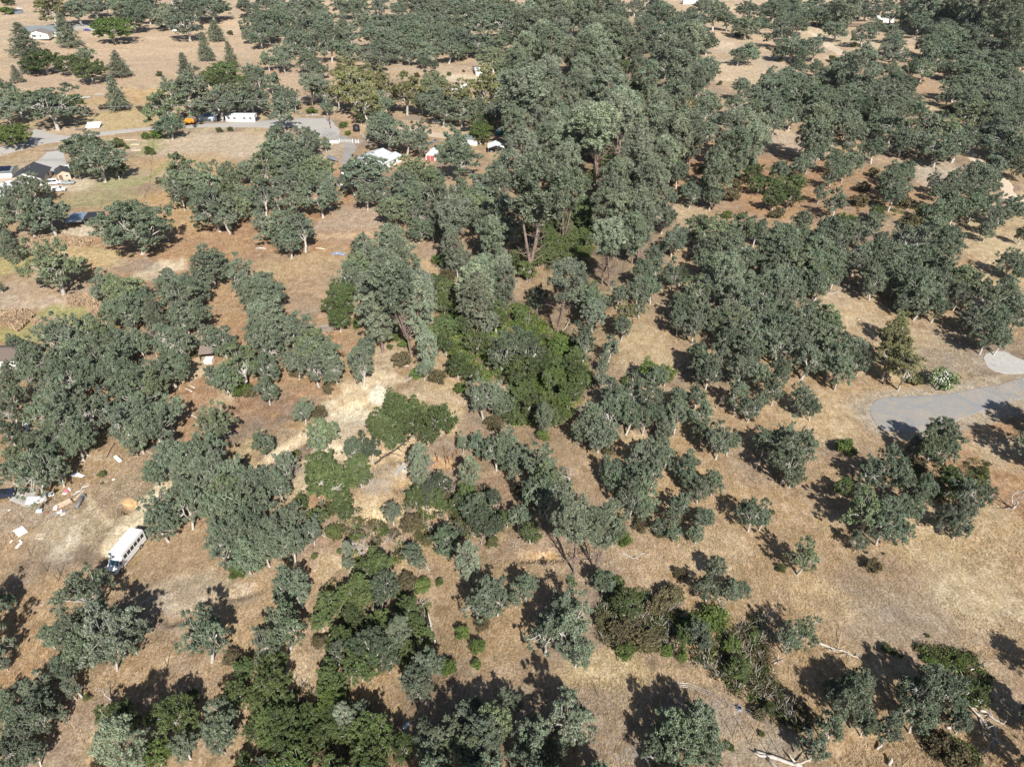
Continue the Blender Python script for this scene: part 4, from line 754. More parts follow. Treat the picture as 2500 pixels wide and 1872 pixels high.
def plant(r, i):
    k = r["k"]; rg = np.random.default_rng(int(r["sx"]*7+r["sy"]*13) % 99991); D, H = r["D"], r["H"]; rz = rg.uniform(0, 6.28)
    hz = {"o": OAKS, "d": OAKS, "v": LEAFY, "G": LEAFY, "y": OLIVE, "q": QP, "P": TP, "C": CP_, "g": BUSH, "b": BUSH, "m": BUSH, "w": BUSH, "x": DEAD, "X": SNAG}[k]
    if k == "o" and D < 8.5 and r["y"] > 60 and rg.random() < (.55 if r['sx'] > 1050 and r['sy'] > 480 else .25): hz = SPARSE
    s = hz[int(rg.integers(len(hz)))]
    base = dict(o=(10.2, 8.7), d=(10.2, 8.7), v=(10.2, 8.4), G=(10.2, 8.4), y=(9.8, 11.6), q=(6.4, 14.2), P=(6.4, 14.2), C=(6.2, 14.2), g=(2.1, 1.55), b=(2.1, 1.55), m=(2.1, 1.55), w=(2.1, 1.55), x=(5.2, 6), X=(6, 7))[k]
    root = empty(NAME[k], (r["x"], r["y"], r["z"]), rz, make_label(r), CAT[k], GROUP.get(k))
    lean = .05 if k in "oxXP" else .02; root.rotation_euler = (rg.normal(0, lean), rg.normal(0, lean), rz)
    root.scale = (D/base[0]*rg.uniform(.96, 1.06), D/base[0]*rg.uniform(.94, 1.04), H/base[1])
    t = np.array(TINT[k])*(rg.uniform(.72, 1.28) if k in 'qPv' else rg.uniform(.8, 1.2))*(1 + rg.normal(0, .022, 3))
    if k == "o" and rg.random() < .18: t = t*np.array((1.06, 1.05, .88))
    if k in "xX":
        o = bpy.data.objects.new("branches", s); link(o, root); return
    if s[1]: link(bpy.data.objects.new("trunk" if k not in "gbmw" else "stem", s[1]), root)
    o = bpy.data.objects.new("crown" if k not in "gbmw" else "leaves", s[0]); o.color = (*t, 1); link(o, root)
    if k == "w":
        f = np.random.default_rng(9); P, d = clump_points(np.array((0, 0, .6)), .98, 420, f, .9, .05); V, F = leaf_quads(P*np.array((1, 1, 1.05)), d, .032, f, .9, .8)
        link(bpy.data.objects.new("blossom", np_mesh("blossom", V, F, 4, WHITE)), root)
for i, r in enumerate(rows):
    if not (r["k"] == "o" and r.get("far")): plant(r, i)
# the smallest oaks of the picture, beyond the first three hundred: one wood, grown on points
def wood(name, R_, shapes, wd, ht, tint_key, label):
    LI = leaf_mat("leaf_wood", "inst"); n = len(R_); me = bpy.data.meshes.new(name); me.vertices.add(n); rg = np.random.default_rng(31)
    me.vertices.foreach_set("co", np.array([(r["x"], r["y"], r["z"]) for r in R_], np.float32).ravel())
    sc = np.array([(r["D"]/wd, r["D"]/wd*rg.uniform(.92, 1.06), r["H"]/ht) for r in R_], np.float32); rot = np.array([(rg.normal(0, .04), rg.normal(0, .04), rg.uniform(0, 6.28)) for r in R_], np.float32)
    t = np.array(TINT[tint_key])[None]*rg.uniform(.8, 1.2, (n, 1))*(1 + rg.normal(0, .025, (n, 3)))
    for nm, ty, v, key in (("tree_scale", 'FLOAT_VECTOR', sc, "vector"), ("tree_turn", 'FLOAT_VECTOR', rot, "vector"), ("tint", 'FLOAT_COLOR', np.c_[t, np.ones(n)].astype(np.float32), "color"), ("shape", 'INT', rg.integers(0, len(shapes), n).astype(np.int32), "value")):
        at_ = me.attributes.new(nm, ty, 'POINT'); at_.data.foreach_set(key, np.ascontiguousarray(v).ravel())
    o = bpy.data.objects.new(name, me); link(o); gt = bpy.data.node_groups.new(name, 'GeometryNodeTree'); gt.interface.new_socket("Geometry", in_out='INPUT', socket_type='NodeSocketGeometry'); gt.interface.new_socket("Geometry", in_out='OUTPUT', socket_type='NodeSocketGeometry')
    gi = gt.nodes.new("NodeGroupInput"); go = gt.nodes.new("NodeGroupOutput"); jn = gt.nodes.new("GeometryNodeJoinGeometry"); gt.links.new(jn.outputs[0], go.inputs[0])
    def attr(nm, ty): a_ = gt.nodes.new("GeometryNodeInputNamedAttribute"); a_.data_type = ty; a_.inputs["Name"].default_value = nm; return a_.outputs["Attribute"]
    aS, aR, aK = attr("tree_scale", 'FLOAT_VECTOR'), attr("tree_turn", 'FLOAT_VECTOR'), attr("shape", 'INT')
    for k, (crown, trunk) in enumerate(shapes):
        cmp_ = gt.nodes.new("FunctionNodeCompare"); cmp_.data_type = 'INT'; cmp_.operation = 'EQUAL'; ins = [q for q in cmp_.inputs if q.type == 'INT']; gt.links.new(aK, ins[0]); ins[1].default_value = k
        for me_, isleaf in ((crown, True), (trunk, False)):
            src = next(q for q in bpy.data.objects if q.data == me_)
            oi = gt.nodes.new("GeometryNodeObjectInfo"); oi.transform_space = 'ORIGINAL'; oi.inputs["Object"].default_value = src; g_ = oi.outputs["Geometry"]
            if isleaf: sm = gt.nodes.new("GeometryNodeSetMaterial"); sm.inputs["Material"].default_value = LI; gt.links.new(g_, sm.inputs["Geometry"]); g_ = sm.outputs[0]
            ip = gt.nodes.new("GeometryNodeInstanceOnPoints"); gt.links.new(gi.outputs[0], ip.inputs["Points"]); gt.links.new(cmp_.outputs[0], ip.inputs["Selection"]); gt.links.new(g_, ip.inputs["Instance"]); gt.links.new(aR, ip.inputs["Rotation"]); gt.links.new(aS, ip.inputs["Scale"]); gt.links.new(ip.outputs[0], jn.inputs[0])
    md = o.modifiers.new("wood", 'NODES'); md.node_group = gt; tag(o, label, kind="stuff"); return o
wood("distant_oaks", [r for r in oaks if r["far"]], OAKS, 10.2, 8.7, "o", "smaller and farther blue-grey oaks filling the wood between the larger ones")
# ------------------------------------------------------------------ undergrowth, dry tufts, corn: what nobody could count
def scatter_leaves(name, pts, rad, per, size, tints, label, cat, seed, flat=.6):
    r = np.random.default_rng(seed); Ps, Ds, T, FV = [], [], [], []
    for (x, y, z), R in zip(pts, rad):
        p, d = clump_points(np.array((x, y, z+.25*R)), R, per, r, flat, .6); Ps.append(p); Ds.append(d)
        t = np.array(tints[int(r.integers(len(tints)))])*r.uniform(.7, 1.3); T.append(np.tile(np.r_[t, 1], (per*4, 1))); FV.append(np.clip(r.normal(.5, .2, per), 0, 1))
    P = np.concatenate(Ps); V, F = leaf_quads(P, np.concatenate(Ds), size, r); me = np_mesh(name, V, F, 4, LEAFT, facevar=np.concatenate(FV))
    a = me.attributes.new("tint", 'FLOAT_COLOR', 'POINT'); a.data.foreach_set("color", np.concatenate(T).astype(np.float32).ravel())
    return tag(link(bpy.data.objects.new(name, me)), label, cat, kind="stuff")
def region(tile, poly, n, seed):
    r = np.random.default_rng(seed); W = [G(tile, *q) for q in poly]; X = [v.x for v in W]; Y = [v.y for v in W]; out = []
    while len(out) < n:
        x, y = r.uniform(min(X), max(X)), r.uniform(min(Y), max(Y)); c = False; j = len(W)-1
        for i in range(len(W)):
            if (Y[i] > y) != (Y[j] > y) and x < (X[j]-X[i])*(y-Y[i])/(Y[j]-Y[i])+X[i]: c = not c
            j = i
        if c: out.append((x, y))
    P = np.array(out); z = Hgt(P[:, 0], P[:, 1]); return np.column_stack([P, z])
r = np.random.default_rng(77)
BR = [(.125,.195,.040), (.100,.150,.040), (.170,.220,.055), (.085,.110,.045)]
OL = [(.10,.10,.04), (.085,.10,.035), (.12,.10,.055), (.07,.10,.03), (.09,.075,.045)]
A = [((1,2),[(260,100),(700,60),(680,620),(300,680),(20,620),(60,300)],150), ((1,2),[(0,900),(260,1150),(560,1300),(700,1650),(0,1650)],170), ((2,2),[(0,0),(600,0),(560,180),(400,260),(200,340),(0,360)],110),
     ((1,1),[(1500,1150),(2200,1000),(2200,1650),(1850,1650),(1600,1400)],110), ((3,2),[(1450,450),(1830,330),(1750,460),(1500,560)],30)]
P = np.concatenate([region(t, p, int(n*1.7), i) for i, (t, p, n) in enumerate(A)])
scatter_leaves("ravine_undergrowth", P, r.uniform(.7, 2.2, len(P)), 190, .15, BR, "bright green undergrowth crowding the floor of the central ravine", "undergrowth", 5)
B = [((1,1),[(1500,560),(2200,560),(2200,1000),(1500,1150)],90), ((0,2),[(450,900),(1300,600),(1500,1500),(600,1600)],110), ((2,1),[(1300,900),(2000,900),(2150,1250),(1500,1400),(1250,1250)],80), ((2,1),[(500,1000),(900,1100),(1500,1500),(900,1600)],40),
     ((3,1),[(600,100),(1300,50),(1500,250),(1400,700),(700,600)],80), ((3,1),[(0,900),(700,900),(1200,1500),(600,1650),(0,1600)],70), ((3,2),[(720,200),(1450,150),(1500,680),(800,620)],120), ((3,2),[(1500,700),(2200,300),(2200,1200),(1900,1000)],80),
     ((3,3),[(0,900),(250,1150),(380,1350),(100,1250)],40), ((3,3),[(1200,600),(1800,680),(1900,1000),(1700,1150),(1600,850)],50), ((2,3),[(1200,620),(1900,700),(1850,1000),(1200,1050)],50), ((3,3),[(1350,1350),(1800,1500),(1800,1650),(1400,1550)],40),
     ((1,2),[(1150,50),(1300,50),(1350,400),(1150,350)],15), ((0,3),[(0,1450),(300,1500),(250,1650),(0,1650)],25), ((1,3),[(650,50),(1300,50),(1300,280),(700,300)],45)]
P = np.concatenate([region(t, p, int(n*1.6), 50+i) for i, (t, p, n) in enumerate(B)])
scatter_leaves("dry_undergrowth", P, r.uniform(.4, 1.5, len(P)), 90, .14, OL+BR[1:2], "olive and brown scrub under and between the trees", "scrub", 6)
# brown twiggy brush: bare stems in the scrub
mb = MB(); Q = np.concatenate([region(t, p, int(n*.9), 150+i) for i, (t, p, n) in enumerate(B[:9]+A[:4])])
for x, y, z in Q:
    for k in range(5):
        a = r.uniform(0, 6.28); L_ = r.uniform(.6, 2.2); e = (x+math.cos(a)*L_*.6, y+math.sin(a)*L_*.6, z+L_*.8); m_ = (x+math.cos(a)*L_*.3, y+math.sin(a)*L_*.2, z+L_*.5); mb.tube([(x, y, z-.1), m_, e], [.05, .035, .012], 3, False)
tag(mb.build("dry_twigs", TWIG), "grey leafless twigs sticking out of the scrub", "twigs", kind="stuff")
# dried corn
def stalks(name, tile, poly, n, label, seed):
    n = int(n*.62)
    rr = np.random.default_rng(seed); P = region(tile, poly, n, seed); m = mat("dry_corn_"+str(seed), (.37,.27,.175), .9, noise=.4, scale=.8); V, F = [], []
    a = rr.uniform(0, 6.28, n); hh = rr.uniform(.6, 1.4, n)
    for (x, y, z), aa, h in zip(P, a, hh):
        for k in range(4):
            b = aa+k*1.57; l = .35; i = len(V); z1 = z + h*(.4+.2*k)
            V += [(x, y, z1-.35), (x+.06*math.sin(b), y-.06*math.cos(b), z1), (x+math.cos(b)*l, y+math.sin(b)*l, z1-.1), (x-.04, y, z+h*.2)]; F.append((i, i+1, i+2, i+3))
        i = len(V); V += [(x-.05, y, z-.05), (x+.05, y, z-.05), (x+.04, y, z+h), (x-.04, y, z+h)]; F.append((i, i+1, i+2, i+3))
    return tag(link(bpy.data.objects.new(name, np_mesh(name, np.array(V), np.array(F), 4, m))), label, "dry corn", kind="stuff")
stalks("dried_corn", (1,0), [(190,440),(560,390),(800,430),(760,480),(420,470),(240,540),(170,520)], 1900, "rows of dried brown corn beside the animal pen", 1)
stalks("dried_corn", (1,0), [(0,1060),(250,1030),(300,1080),(160,1220),(0,1130)], 1300, "dried brown corn at the left edge of the green patch", 2)
stalks("dried_corn", (1,0), [(570,920),(780,880),(930,1020),(860,1140),(790,1130),(760,1000),(600,1000)], 1600, "dried brown corn beside the clustered oaks", 3)
stalks("dried_corn", (1,0), [(260,1120),(480,1110),(490,1160),(330,1180)], 500, "small strip of dried corn inside the green patch", 4)
# dry grass tufts over the nearer slopes
n = 170000; yy = 38 + 190*r.random(n)**1.5; xx = r.uniform(-1, 1, n)*(45+.66*yy); dens = fbm(xx, yy, 9, 3, 90) + .5*fbm(xx, yy, 30, 2, 91)
clear = [((2,3),1500,230,15),((1,3),2050,1480,7),((2,1),860,220,8),((2,0),1250,1100,4),((2,0),1080,1350,4),((1,0),1790,1470,3)]
keep = dens > -.18
for t, a, b, R in clear: q = G(t, a, b); keep &= np.hypot(xx-q.x, yy-q.y) > R
xx, yy = xx[keep], yy[keep]; n = len(xx); zz = Hgt(xx, yy) + .02; V, F = [], []
a = r.uniform(0, 6.28, (n, 3)); h = r.uniform(.18, .5, (n, 1))*(1+.6*np.clip(fbm(xx, yy, 12, 2, 95), -1, 1))[:, None]; wdt = r.uniform(.018, .04, (n, 3))
bx = xx[:, None] + r.normal(0, .12, (n, 3)); by = yy[:, None] + r.normal(0, .12, (n, 3)); lx = .25*np.cos(.6) + r.normal(0, .12, (n, 3)); ly = r.normal(.05, .14, (n, 3))
V = np.stack([np.stack([bx-wdt*np.cos(a), by-wdt*np.sin(a), np.broadcast_to(zz[:, None]-.05, bx.shape)], -1), np.stack([bx+wdt*np.cos(a), by+wdt*np.sin(a), np.broadcast_to(zz[:, None]-.05, bx.shape)], -1),
              np.stack([bx+lx, by+ly, zz[:, None]+np.broadcast_to(h, bx.shape)], -1)], 2).reshape(-1, 3)
gmat = mat("straw", (.43,.325,.20), .9, noise=.45, scale=.35, spec=.1)
me = np_mesh("dry_grass", V, np.arange(len(V)).reshape(-1, 3), 3, gmat); tag(link(bpy.data.objects.new("dry_grass", me)), "dry straw tufts over the nearer slopes", "grass", kind="stuff")
# ------------------------------------------------------------------ buildings
t00, t01, t02, t03, t10, t11, t12, t13, t20, t21, t22, t23, t30, t31, t32, t33 = [(a, b) for a in range(4) for b in range(4)]
R = math.radians
def at(name, tile, x, y, deg, label, cat, group=None): return empty(name, G(tile, x, y), R(deg), label, cat, group)
def block(root, x0, y0, x1, y1, h, rise, axis, wm, rm, ov=.45, wins=(), th=.14):
    """walls with gables, two roof slopes, windows; wins = (side, along, z, w, h)"""
    w = MB(); n = .0
    if axis == 'y':
        xm = (x0+x1)/2; w.prism([(x0, -.6), (x1, -.6), (x1, h), (xm, h+rise), (x0, h)], y0, y1)
    else:
        ym = (y0+y1)/2; V = []
        pr = [(y0, -.6), (y1, -.6), (y1, h), (ym, h+rise), (y0, h)]
        V = [(x0, p[0], p[1]) for p in pr] + [(x1, p[0], p[1]) for p in pr]
        w.add(V, [(0,1,2,3,4), (9,8,7,6,5)] + [(i, 5+i, 5+(i+1) % 5, (i+1) % 5) for i in range(5)])
    w.build("wall", wm, root)
    half = (x1-x0)/2 if axis == 'y' else (y1-y0)/2; s = rise/half
    for sg in (-1, 1):
        q = MB(); a = half+ov; z_e = h - ov*s + .03; z_r = h+rise+.03
        if axis == 'y': P = [(xm+sg*a, y0-ov), (xm+sg*a, y1+ov), (xm, y1+ov), (xm, y0-ov)]
        else: P = [(x0-ov, ym+sg*a), (x1+ov, ym+sg*a), (x1+ov, ym), (x0-ov, ym)]
        zz = [z_e, z_e, z_r, z_r]; q.add([(*p, z) for p, z in zip(P, zz)] + [(*p, z+th) for p, z in zip(P, zz)], [(0,1,2,3), (7,6,5,4), (0,4,5,1), (1,5,6,2), (2,6,7,3), (3,7,4,0)])
        ro = q.build("roof", rm, root)
    c = MB()
    if axis == 'y': c.box(xm-.12, y0-ov, h+rise+th-.02, xm+.12, y1+ov, h+rise+th+.08)
    else: c.box(x0-ov, ym-.12, h+rise+th-.02, x1+ov, ym+.12, h+rise+th+.08)
    c.build("ridge_cap", rm, ro)
    for side, al, z, ww, hh in wins:
        f = MB(); g = MB(); e = .04
        def bx(m, a0, a1, z0, z1, d0, d1):
            if side == 'f': m.box(x0+a0, y0-d1, z0, x0+a1, y0-d0, z1)
            elif side == 'b': m.box(x0+a0, y1+d0, z0, x0+a1, y1+d1, z1)
            elif side == 'r': m.box(x1+d0, y0+a0, z0, x1+d1, y0+a1, z1)
            else: m.box(x0-d1, y0+a0, z0, x0-d0, y0+a1, z1)
        for (a0, a1, z0, z1) in ((al-.1, al+ww+.1, z-.1, z), (al-.1, al+ww+.1, z+hh, z+hh+.1), (al-.1, al, z, z+hh), (al+ww, al+ww+.1, z, z+hh), (al+ww/2-.03, al+ww/2+.03, z, z+hh)): bx(f, a0, a1, z0, z1, .0, .07)
        bx(g, al, al+ww, z, z+hh, .005, .03); fo = f.build("window", WHITE, root); g.build("pane", GLASS, fo)
def vent(root, x, y, z, rm=STEEL):
    MB().cyl(x, y, z-.2, z+.45, .1, 8).build("roof_vent", rm, root)
def deck(root, x0, y0, x1, y1, z):
    MB().box(x0, y0, z-.12, x1, y1, z).build("deck", BOARD, root); m = MB()
    for x, y in ((x0, y0), (x1, y0), (x0, y1), (x1, y1), ((x0+x1)/2, y0)): m.box(x-.05, y-.05, -.3, x+.05, y+.05, z+.95)
    m.box(x0, y0-.03, z+.88, x1, y0+.03, z+.96); m.build("railing", BOARD, root)

h = at("bungalow", t01, 838, 1446, -27, "white L-shaped bungalow with pale grey roof at the end of the gravel drive", "house")
block(h, 0, 0, 9.5, 13.5, 2.7, 1.5, 'y', CREAM, PALEROOF, .5, [('f', 1.3, 1.0, 1.5, 1.1), ('f', 5.6, 1.0, 1.6, 1.1), ('l', 3, 1, 1.4, 1), ('l', 8, 1, 1.4, 1)])
block(h, 7.2, -1.3, 12.8, 14.6, 2.35, .85, 'y', WHITE, PALEROOF, .4, [('r', 1.5, .9, 1.3, 1.0), ('r', 4.5, .9, 1.3, 1.0), ('r', 8, .2, .9, 1.9), ('r', 11, .9, 1.3, 1.0), ('f', 2, .9, 1.6, 1.1)])
for x, y in ((3, 5), (6.5, 9), (10.5, 4), (10.2, 11)): vent(h, x, y, 4.1 if x < 7 else 3.5)
deck(h, -2.2, -.6, -.05, 3.2, .5)
MB().box(1.7, -1.4, -.2, 3.4, -.2, 1.0).build("cooler", STEEL, h)
h = at("farmhouse", t00, 205, 318, 9, "white farmhouse with long blue-grey roof and gabled front wing", "house")
block(h, 0, 0, 27, 11, 3.1, 2.6, 'x', WHITE, GREYROOF, .6, [('f', 19, 1, 2, 1.2), ('f', 1, 1, 1.6, 1.2)])
block(h, 6, -9.5, 20, -.02, 2.9, 2.0, 'y', CREAM, mat("brown_grey_shingle", (.20,.18,.17), .9, noise=.2, scale=9), .6, [('f', 3.5, .9, 2.6, 1.3), ('f', 8.3, .9, 1.2, 1.3), ('l', 3, 1, 1.4, 1.2)])
for x in (3, 9, 15, 20): vent(h, x, 4, 5.2)
h = at("roadside_house", t00, 120, 1618, 12, "white house with charcoal hip roof and two roof vents, beside the tan shed", "house")
block(h, 0, 0, 9.5, 11, 2.9, 2.1, 'y', WHITE, DARKROOF, .6, [('f', 1.4, 1, 1.5, 1.1), ('f', 5.5, 1, 1.2, 1.1), ('r', 2, 1, 1.5, 1.1), ('r', 7, 1, 1.5, 1.1)])
vent(h, 3.6, 5, 4.9); vent(h, 5.2, 5.5, 5.1)
h = at("roadside_house", t00, -70, 1690, 12, "white house with flat-looking tan shingle roof at the left edge", "house")
block(h, 0, 0, 9, 8, 2.7, 1.5, 'x', WHITE, TANROOF, .5, [('f', 5, 1, 1.4, 1.1)])
h = at("solar_house", t00, -90, 1560, 12, "low building topped by a tilted dark solar panel at the left edge", "house")
block(h, 0, 0, 8, 7, 2.5, .8, 'x', WHITE, GREYROOF, .4)
for k in range(3): MB().add([(1+k*2.2, .3, 3.25), (3+k*2.2, .3, 3.25), (3+k*2.2, 3.2, 3.9), (1+k*2.2, 3.2, 3.9), (1+k*2.2, .3, 3.31), (3+k*2.2, .3, 3.31), (3+k*2.2, 3.2, 3.96), (1+k*2.2, 3.2, 3.96)], [(0,3,2,1), (4,5,6,7), (0,1,5,4), (1,2,6,5), (2,3,7,6), (3,0,4,7)]).build("solar_panel", SOLAR, h)
h = at("white_house", t10, -130, 150, 15, "building with broad bright white roof at the left edge above the oak", "house")
block(h, 0, 0, 9.5, 14, 3, 1.2, 'y', WHITE, WHITEM, .4, [('f', 2, 1, 1.4, 1.1), ('f', 6, 1, 1.4, 1.1)])
h = at("tan_shed", t00, 508, 1566, 32, "small tan shed with dark shingle roof on the concrete drive", "shed")
block(h, 0, 0, 4.2, 6.2, 2.5, 1.0, 'y', TAN, DARKROOF, .35, [('f', 2.7, 1.1, .8, .7)])
MB().box(.5, -.06, 0, 1.6, -.005, 2.0).build("door", BROWNROOF, h); MB().box(-.06, 2.5, 0, -.005, 4.2, 1.9).build("opening", BLACK, h)
h = at("small_shed", t01, 742, 1535, 12, "small white shed with black gabled roof below the covered boat", "shed")
block(h, 0, 0, 3.2, 4.6, 2.1, .8, 'y', WHITEM, DARKROOF, .25); MB().box(.9, -.06, 0, 2.2, -.005, 1.9).build("door", GREYROOF, h); MB().box(2.05, .8, 2.75, 2.9, 2.2, 2.85, Matrix.Rotation(0, 4, 'X')).build("skylight", PALEROOF, h)
h = at("small_shed", t01, 735, 1635, 30, "white shed with brown roof half hidden behind an oak crown", "shed")
block(h, 0, 0, 5.5, 5, 2.2, .9, 'y', WHITE, BROWNROOF, .3, [('f', 3.4, .9, 1, .8)]); MB().box(.8, -.06, 0, 1.9, -.005, 1.95).build("door", CREAM, h)
def arched(name, tile, x, y, deg, w, l, hh, top, front, label, cat):
    o = at(name, tile, x, y, deg, label, cat); pr = [(w/2*math.cos(t), max(0, hh*.45 if 0 < t < math.pi else 0) + hh*.55*math.sin(t)) for t in np.linspace(0, math.pi, 11)]
    pr = [(w/2, 0)] + pr + [(-w/2, 0)]; out = [(p[0]*1.0, p[1]) for p in pr]; inn = [(p[0]*.95, p[1]*.96) for p in pr]; m = MB(); n = len(pr)
    V = [(p[0], 0, p[1]) for p in out]+[(p[0], l, p[1]) for p in out]+[(p[0], 0, p[1]) for p in inn]+[(p[0], l, p[1]) for p in inn]; F = []
    for i in range(n-1): F += [(i, i+1, n+i+1, n+i), (2*n+i, 3*n+i, 3*n+i+1, 2*n+i+1), (i, 2*n+i, 2*n+i+1, i+1), (n+i, n+i+1, 3*n+i+1, 3*n+i)]
    m.add(V, F).build("cover", top, o); d = MB(); d.add([(p[0], .12, p[1]) for p in inn] + [(p[0], .2, p[1]) for p in inn], [tuple(range(n)), tuple(reversed(range(n, 2*n)))] + [(i, n+i, n+(i+1) % n, (i+1) % n) for i in range(n)]).build("end_wall", front, o)
    return o
o = arched("arched_shed", t01, 1508, 1392, -8, 3.9, 6.5, 3.4, WHITEM, WHITEM, "arched white garden shed with faded red doors", "shed")
for s in (-1, 1): MB().box(min(0, s*1.55), -.03, .05, max(0, s*1.55), .1, 2.1).build("door", REDP, o)
MB().box(-.04, -.06, .05, .04, -.031, 2.1).build("door_trim", WHITE, o)
o = at("canopy_tent", t01, 2008, 1330, 3, "open carport tent with bright white gabled canopy", "tent")
for x in (0, 6.3):
    for y in (0, 3, 6.2): MB().cyl(x, y, -.3, 2.3, .05, 6).build("pole", STEEL, o)
for s in (0, 1):
    q = [(3.15, 3.4), (-.2 if s == 0 else 6.5, 2.25)]; (xa, za), (xb, zb) = q; MB().add([(xa, -.3, za), (xb, -.3, zb), (xb, 6.5, zb), (xa, 6.5, za), (xa, -.3, za+.05), (xb, -.3, zb+.05), (xb, 6.5, zb+.05), (xa, 6.5, za+.05)], [(0,3,2,1), (4,5,6,7), (0,1,5,4), (1,2,6,5), (2,3,7,6), (3,0,4,7)]).build("canopy", WHITEM, o)
MB().box(-.05, 6.1, .1, 6.35, 6.15, 2.2).build("back_wall", STEEL, o); MB().add([(0,.05,2.25),(6.3,.05,2.25),(3.15,.05,3.35),(0,.1,2.25),(6.3,.1,2.25),(3.15,.1,3.35)], [(0,1,2),(5,4,3),(0,3,4,1),(1,4,5,2),(2,5,3,0)]).build("gable_panel", BLACK, o)
for i, (x, y, s_) in enumerate(((1.3, 2.2, .9), (3.4, 3, 1.2), (4.9, 1.8, .8))): tag(MB().box(-s_/2, -.4, 0, s_/2, .4, s_*.8).build("storage_crate", [GREYTARP, STEEL, BOARD][i], bevel=.03), ["dark grey box under the white canopy", "metal box in the middle under the white canopy", "brown wooden box under the white canopy"][i], "crate").matrix_world = o.matrix_basis @ Matrix.Translation((x, y, 0))
o = at("small_tent", t01, 2098, 1162, 0, "low domed tent in teal and white beside the green tree", "tent")
m = MB(); 
for k, (mt, z0, z1) in enumerate(((mat("dark_green_fabric", (.02,.09,.07), .6), 0, .9), (TEAL, .9, 1.7), (WHITEM, 1.7, 2.2))):
    q = MB(); rr = [2.0*math.sqrt(max(0, 1-(z/2.35)**2)) for z in (z0, z1)]; q.tube([(0, 0, z0), (0, 0, z1)], rr, 12, True); q.build("fabric_panel", mt, o)
o = at("grey_cottage", t01, 1795, 1245, -12, "small white outbuilding with slate grey roof behind the big round oak", "shed")
block(o, 0, 0, 5.5, 5, 2.3, .9, 'x', WHITE, GREYROOF, .4)
o = at("caravan", t01, 1690, 800, 25, "long white caravan below the graded pad", "caravan")
MB().box(0, 0, .5, 9, 2.6, 3.1).build("body", CARWHITE, o, bevel=.15)
for x in (1, 3.5, 6.5): MB().box(x, -.03, 1.6, x+1.1, -.005, 2.3).build("window", GLASS, o)
MB().box(5.1, -.03, .6, 5.9, -.004, 2.5).build("door", WHITE, o)
for x in (3.8, 4.8): MB().tube([(x, -.02, .35), (x, .25, .35)], [.35, .35], 10).build("wheel", RUBBER, o)
for (x, y, l, lab) in ((1900, 655, 7, "white building glimpsed between oaks above the tall yellow-green tree"),): 
    o = at("hidden_house", t01, x, y, 10, lab, "house"); block(o, 0, 0, l, 6, 2.6, 1, 'x', WHITE, PALEROOF)
o = at("mobile_home", t00, 1955, 1052, -1, "long white mobile home partly under oaks beside the road", "house")
block(o, 0, 0, 13.5, 4.2, 2.6, .5, 'x', CARWHITE, PALEROOF, .25, [('f', a, 1.1, 1.2, .9) for a in (1, 3.6, 8.2, 11)]); MB().box(6.2, -.06, .2, 7.1, -.005, 2.2).build("door", WHITE, o)
o = at("tarpaulin_shelter", t00, 1710, 1050, 3, "shelter under blue and white tarpaulins beside the road", "shelter")
for k in range(3): MB().add([(k*3, 0, 1.9), (k*3+2.9, 0, 1.9), (k*3+2.9, 4.5, 2.5), (k*3, 4.5, 2.5), (k*3, 0, 1.95), (k*3+2.9, 0, 1.95), (k*3+2.9, 4.5, 2.55), (k*3, 4.5, 2.55)], [(0,3,2,1), (4,5,6,7), (0,1,5,4), (1,2,6,5), (2,3,7,6), (3,0,4,7)]).build("tarpaulin", (WHITEM, BLUET, WHITEM)[k], o)
MB().box(0, .05, 0, 8.9, .12, 1.88).build("side_wall", mat("pale_blue_sheet", (.50,.57,.66), .5, noise=.2), o)
for x in (0.05, 4.4, 8.8): MB().cyl(x, 4.4, -.2, 2.45, .05, 6).build("pole", STEEL, o)
o = at("trailer", t00, 1600, 1078, 2, "small trailer with orange arched end and grey-brown cover, parked by the road", "trailer")
pr = [(0, .7), (4.3, .7), (4.3, 2.1), (3.6, 2.7), (.7, 2.7), (0, 2.1)]; MB().prism(pr, 0, .25).build("end_panel", ORANGE, o); MB().prism([(p[0]*1.005, p[1]*1.01) for p in pr], .26, 6).build("cover", mat("faded_canvas", (.24,.19,.17), .8, noise=.2), o)
for y in (1.8, 3.2): MB().tube([(-.1, y, .4), (.2, y, .4)], [.4, .4], 10).build("wheel", RUBBER, o)
o = at("animal_pen", t10, 650, 300, 9, "low animal pen with two black corrugated roofs and a grey metal lean-to", "shed")
def slab(x0, y0, x1, y1, za, zb, m, name, t=.06): return MB().add([(x0, y0, za), (x1, y0, za), (x1, y1, zb), (x0, y1, zb), (x0, y0, za+t), (x1, y0, za+t), (x1, y1, zb+t), (x0, y1, zb+t)], [(0,3,2,1), (4,5,6,7), (0,1,5,4), (1,2,6,5), (2,3,7,6), (3,0,4,7)]).build(name, m, o)
for k in range(2): slab(2.9, .2+k*2.55, 8.0, 2.68+k*2.55, 2.0+k*.22, 2.2+k*.22, mat("black_metal_roof", (.03,.032,.037), .45, noise=.3), "roof_panel")
slab(-2.2, -.8, 2.7, 1.6, 1.7, 1.95, STEEL, "lean_to_roof"); slab(-2.0, 1.7, 2.6, 5.5, 2.0, 2.4, BLUET if False else mat("blue_grey_metal", (.27,.33,.42), .4, .4, noise=.25), "lean_to_roof")
for x in (3, 5.4, 7.9): 
    for y in (.3, 5.1): MB().cyl(x, y, -.3, 1.98 if y < 1 else 2.4, .06, 6).build("post", STEEL, o)
MB().box(2.9, 5.2, 0, 8, 5.26, 1.9).build("back_wall", STEEL, o); MB().box(-2.1, -.85, 0, -2.04, 1.6, 1.6).build("side_wall", STEEL, o)
for z in (.4, .8, 1.2): MB().box(2.9, .15, z, 8, .19, z+.05).build("rail", STEEL, o)
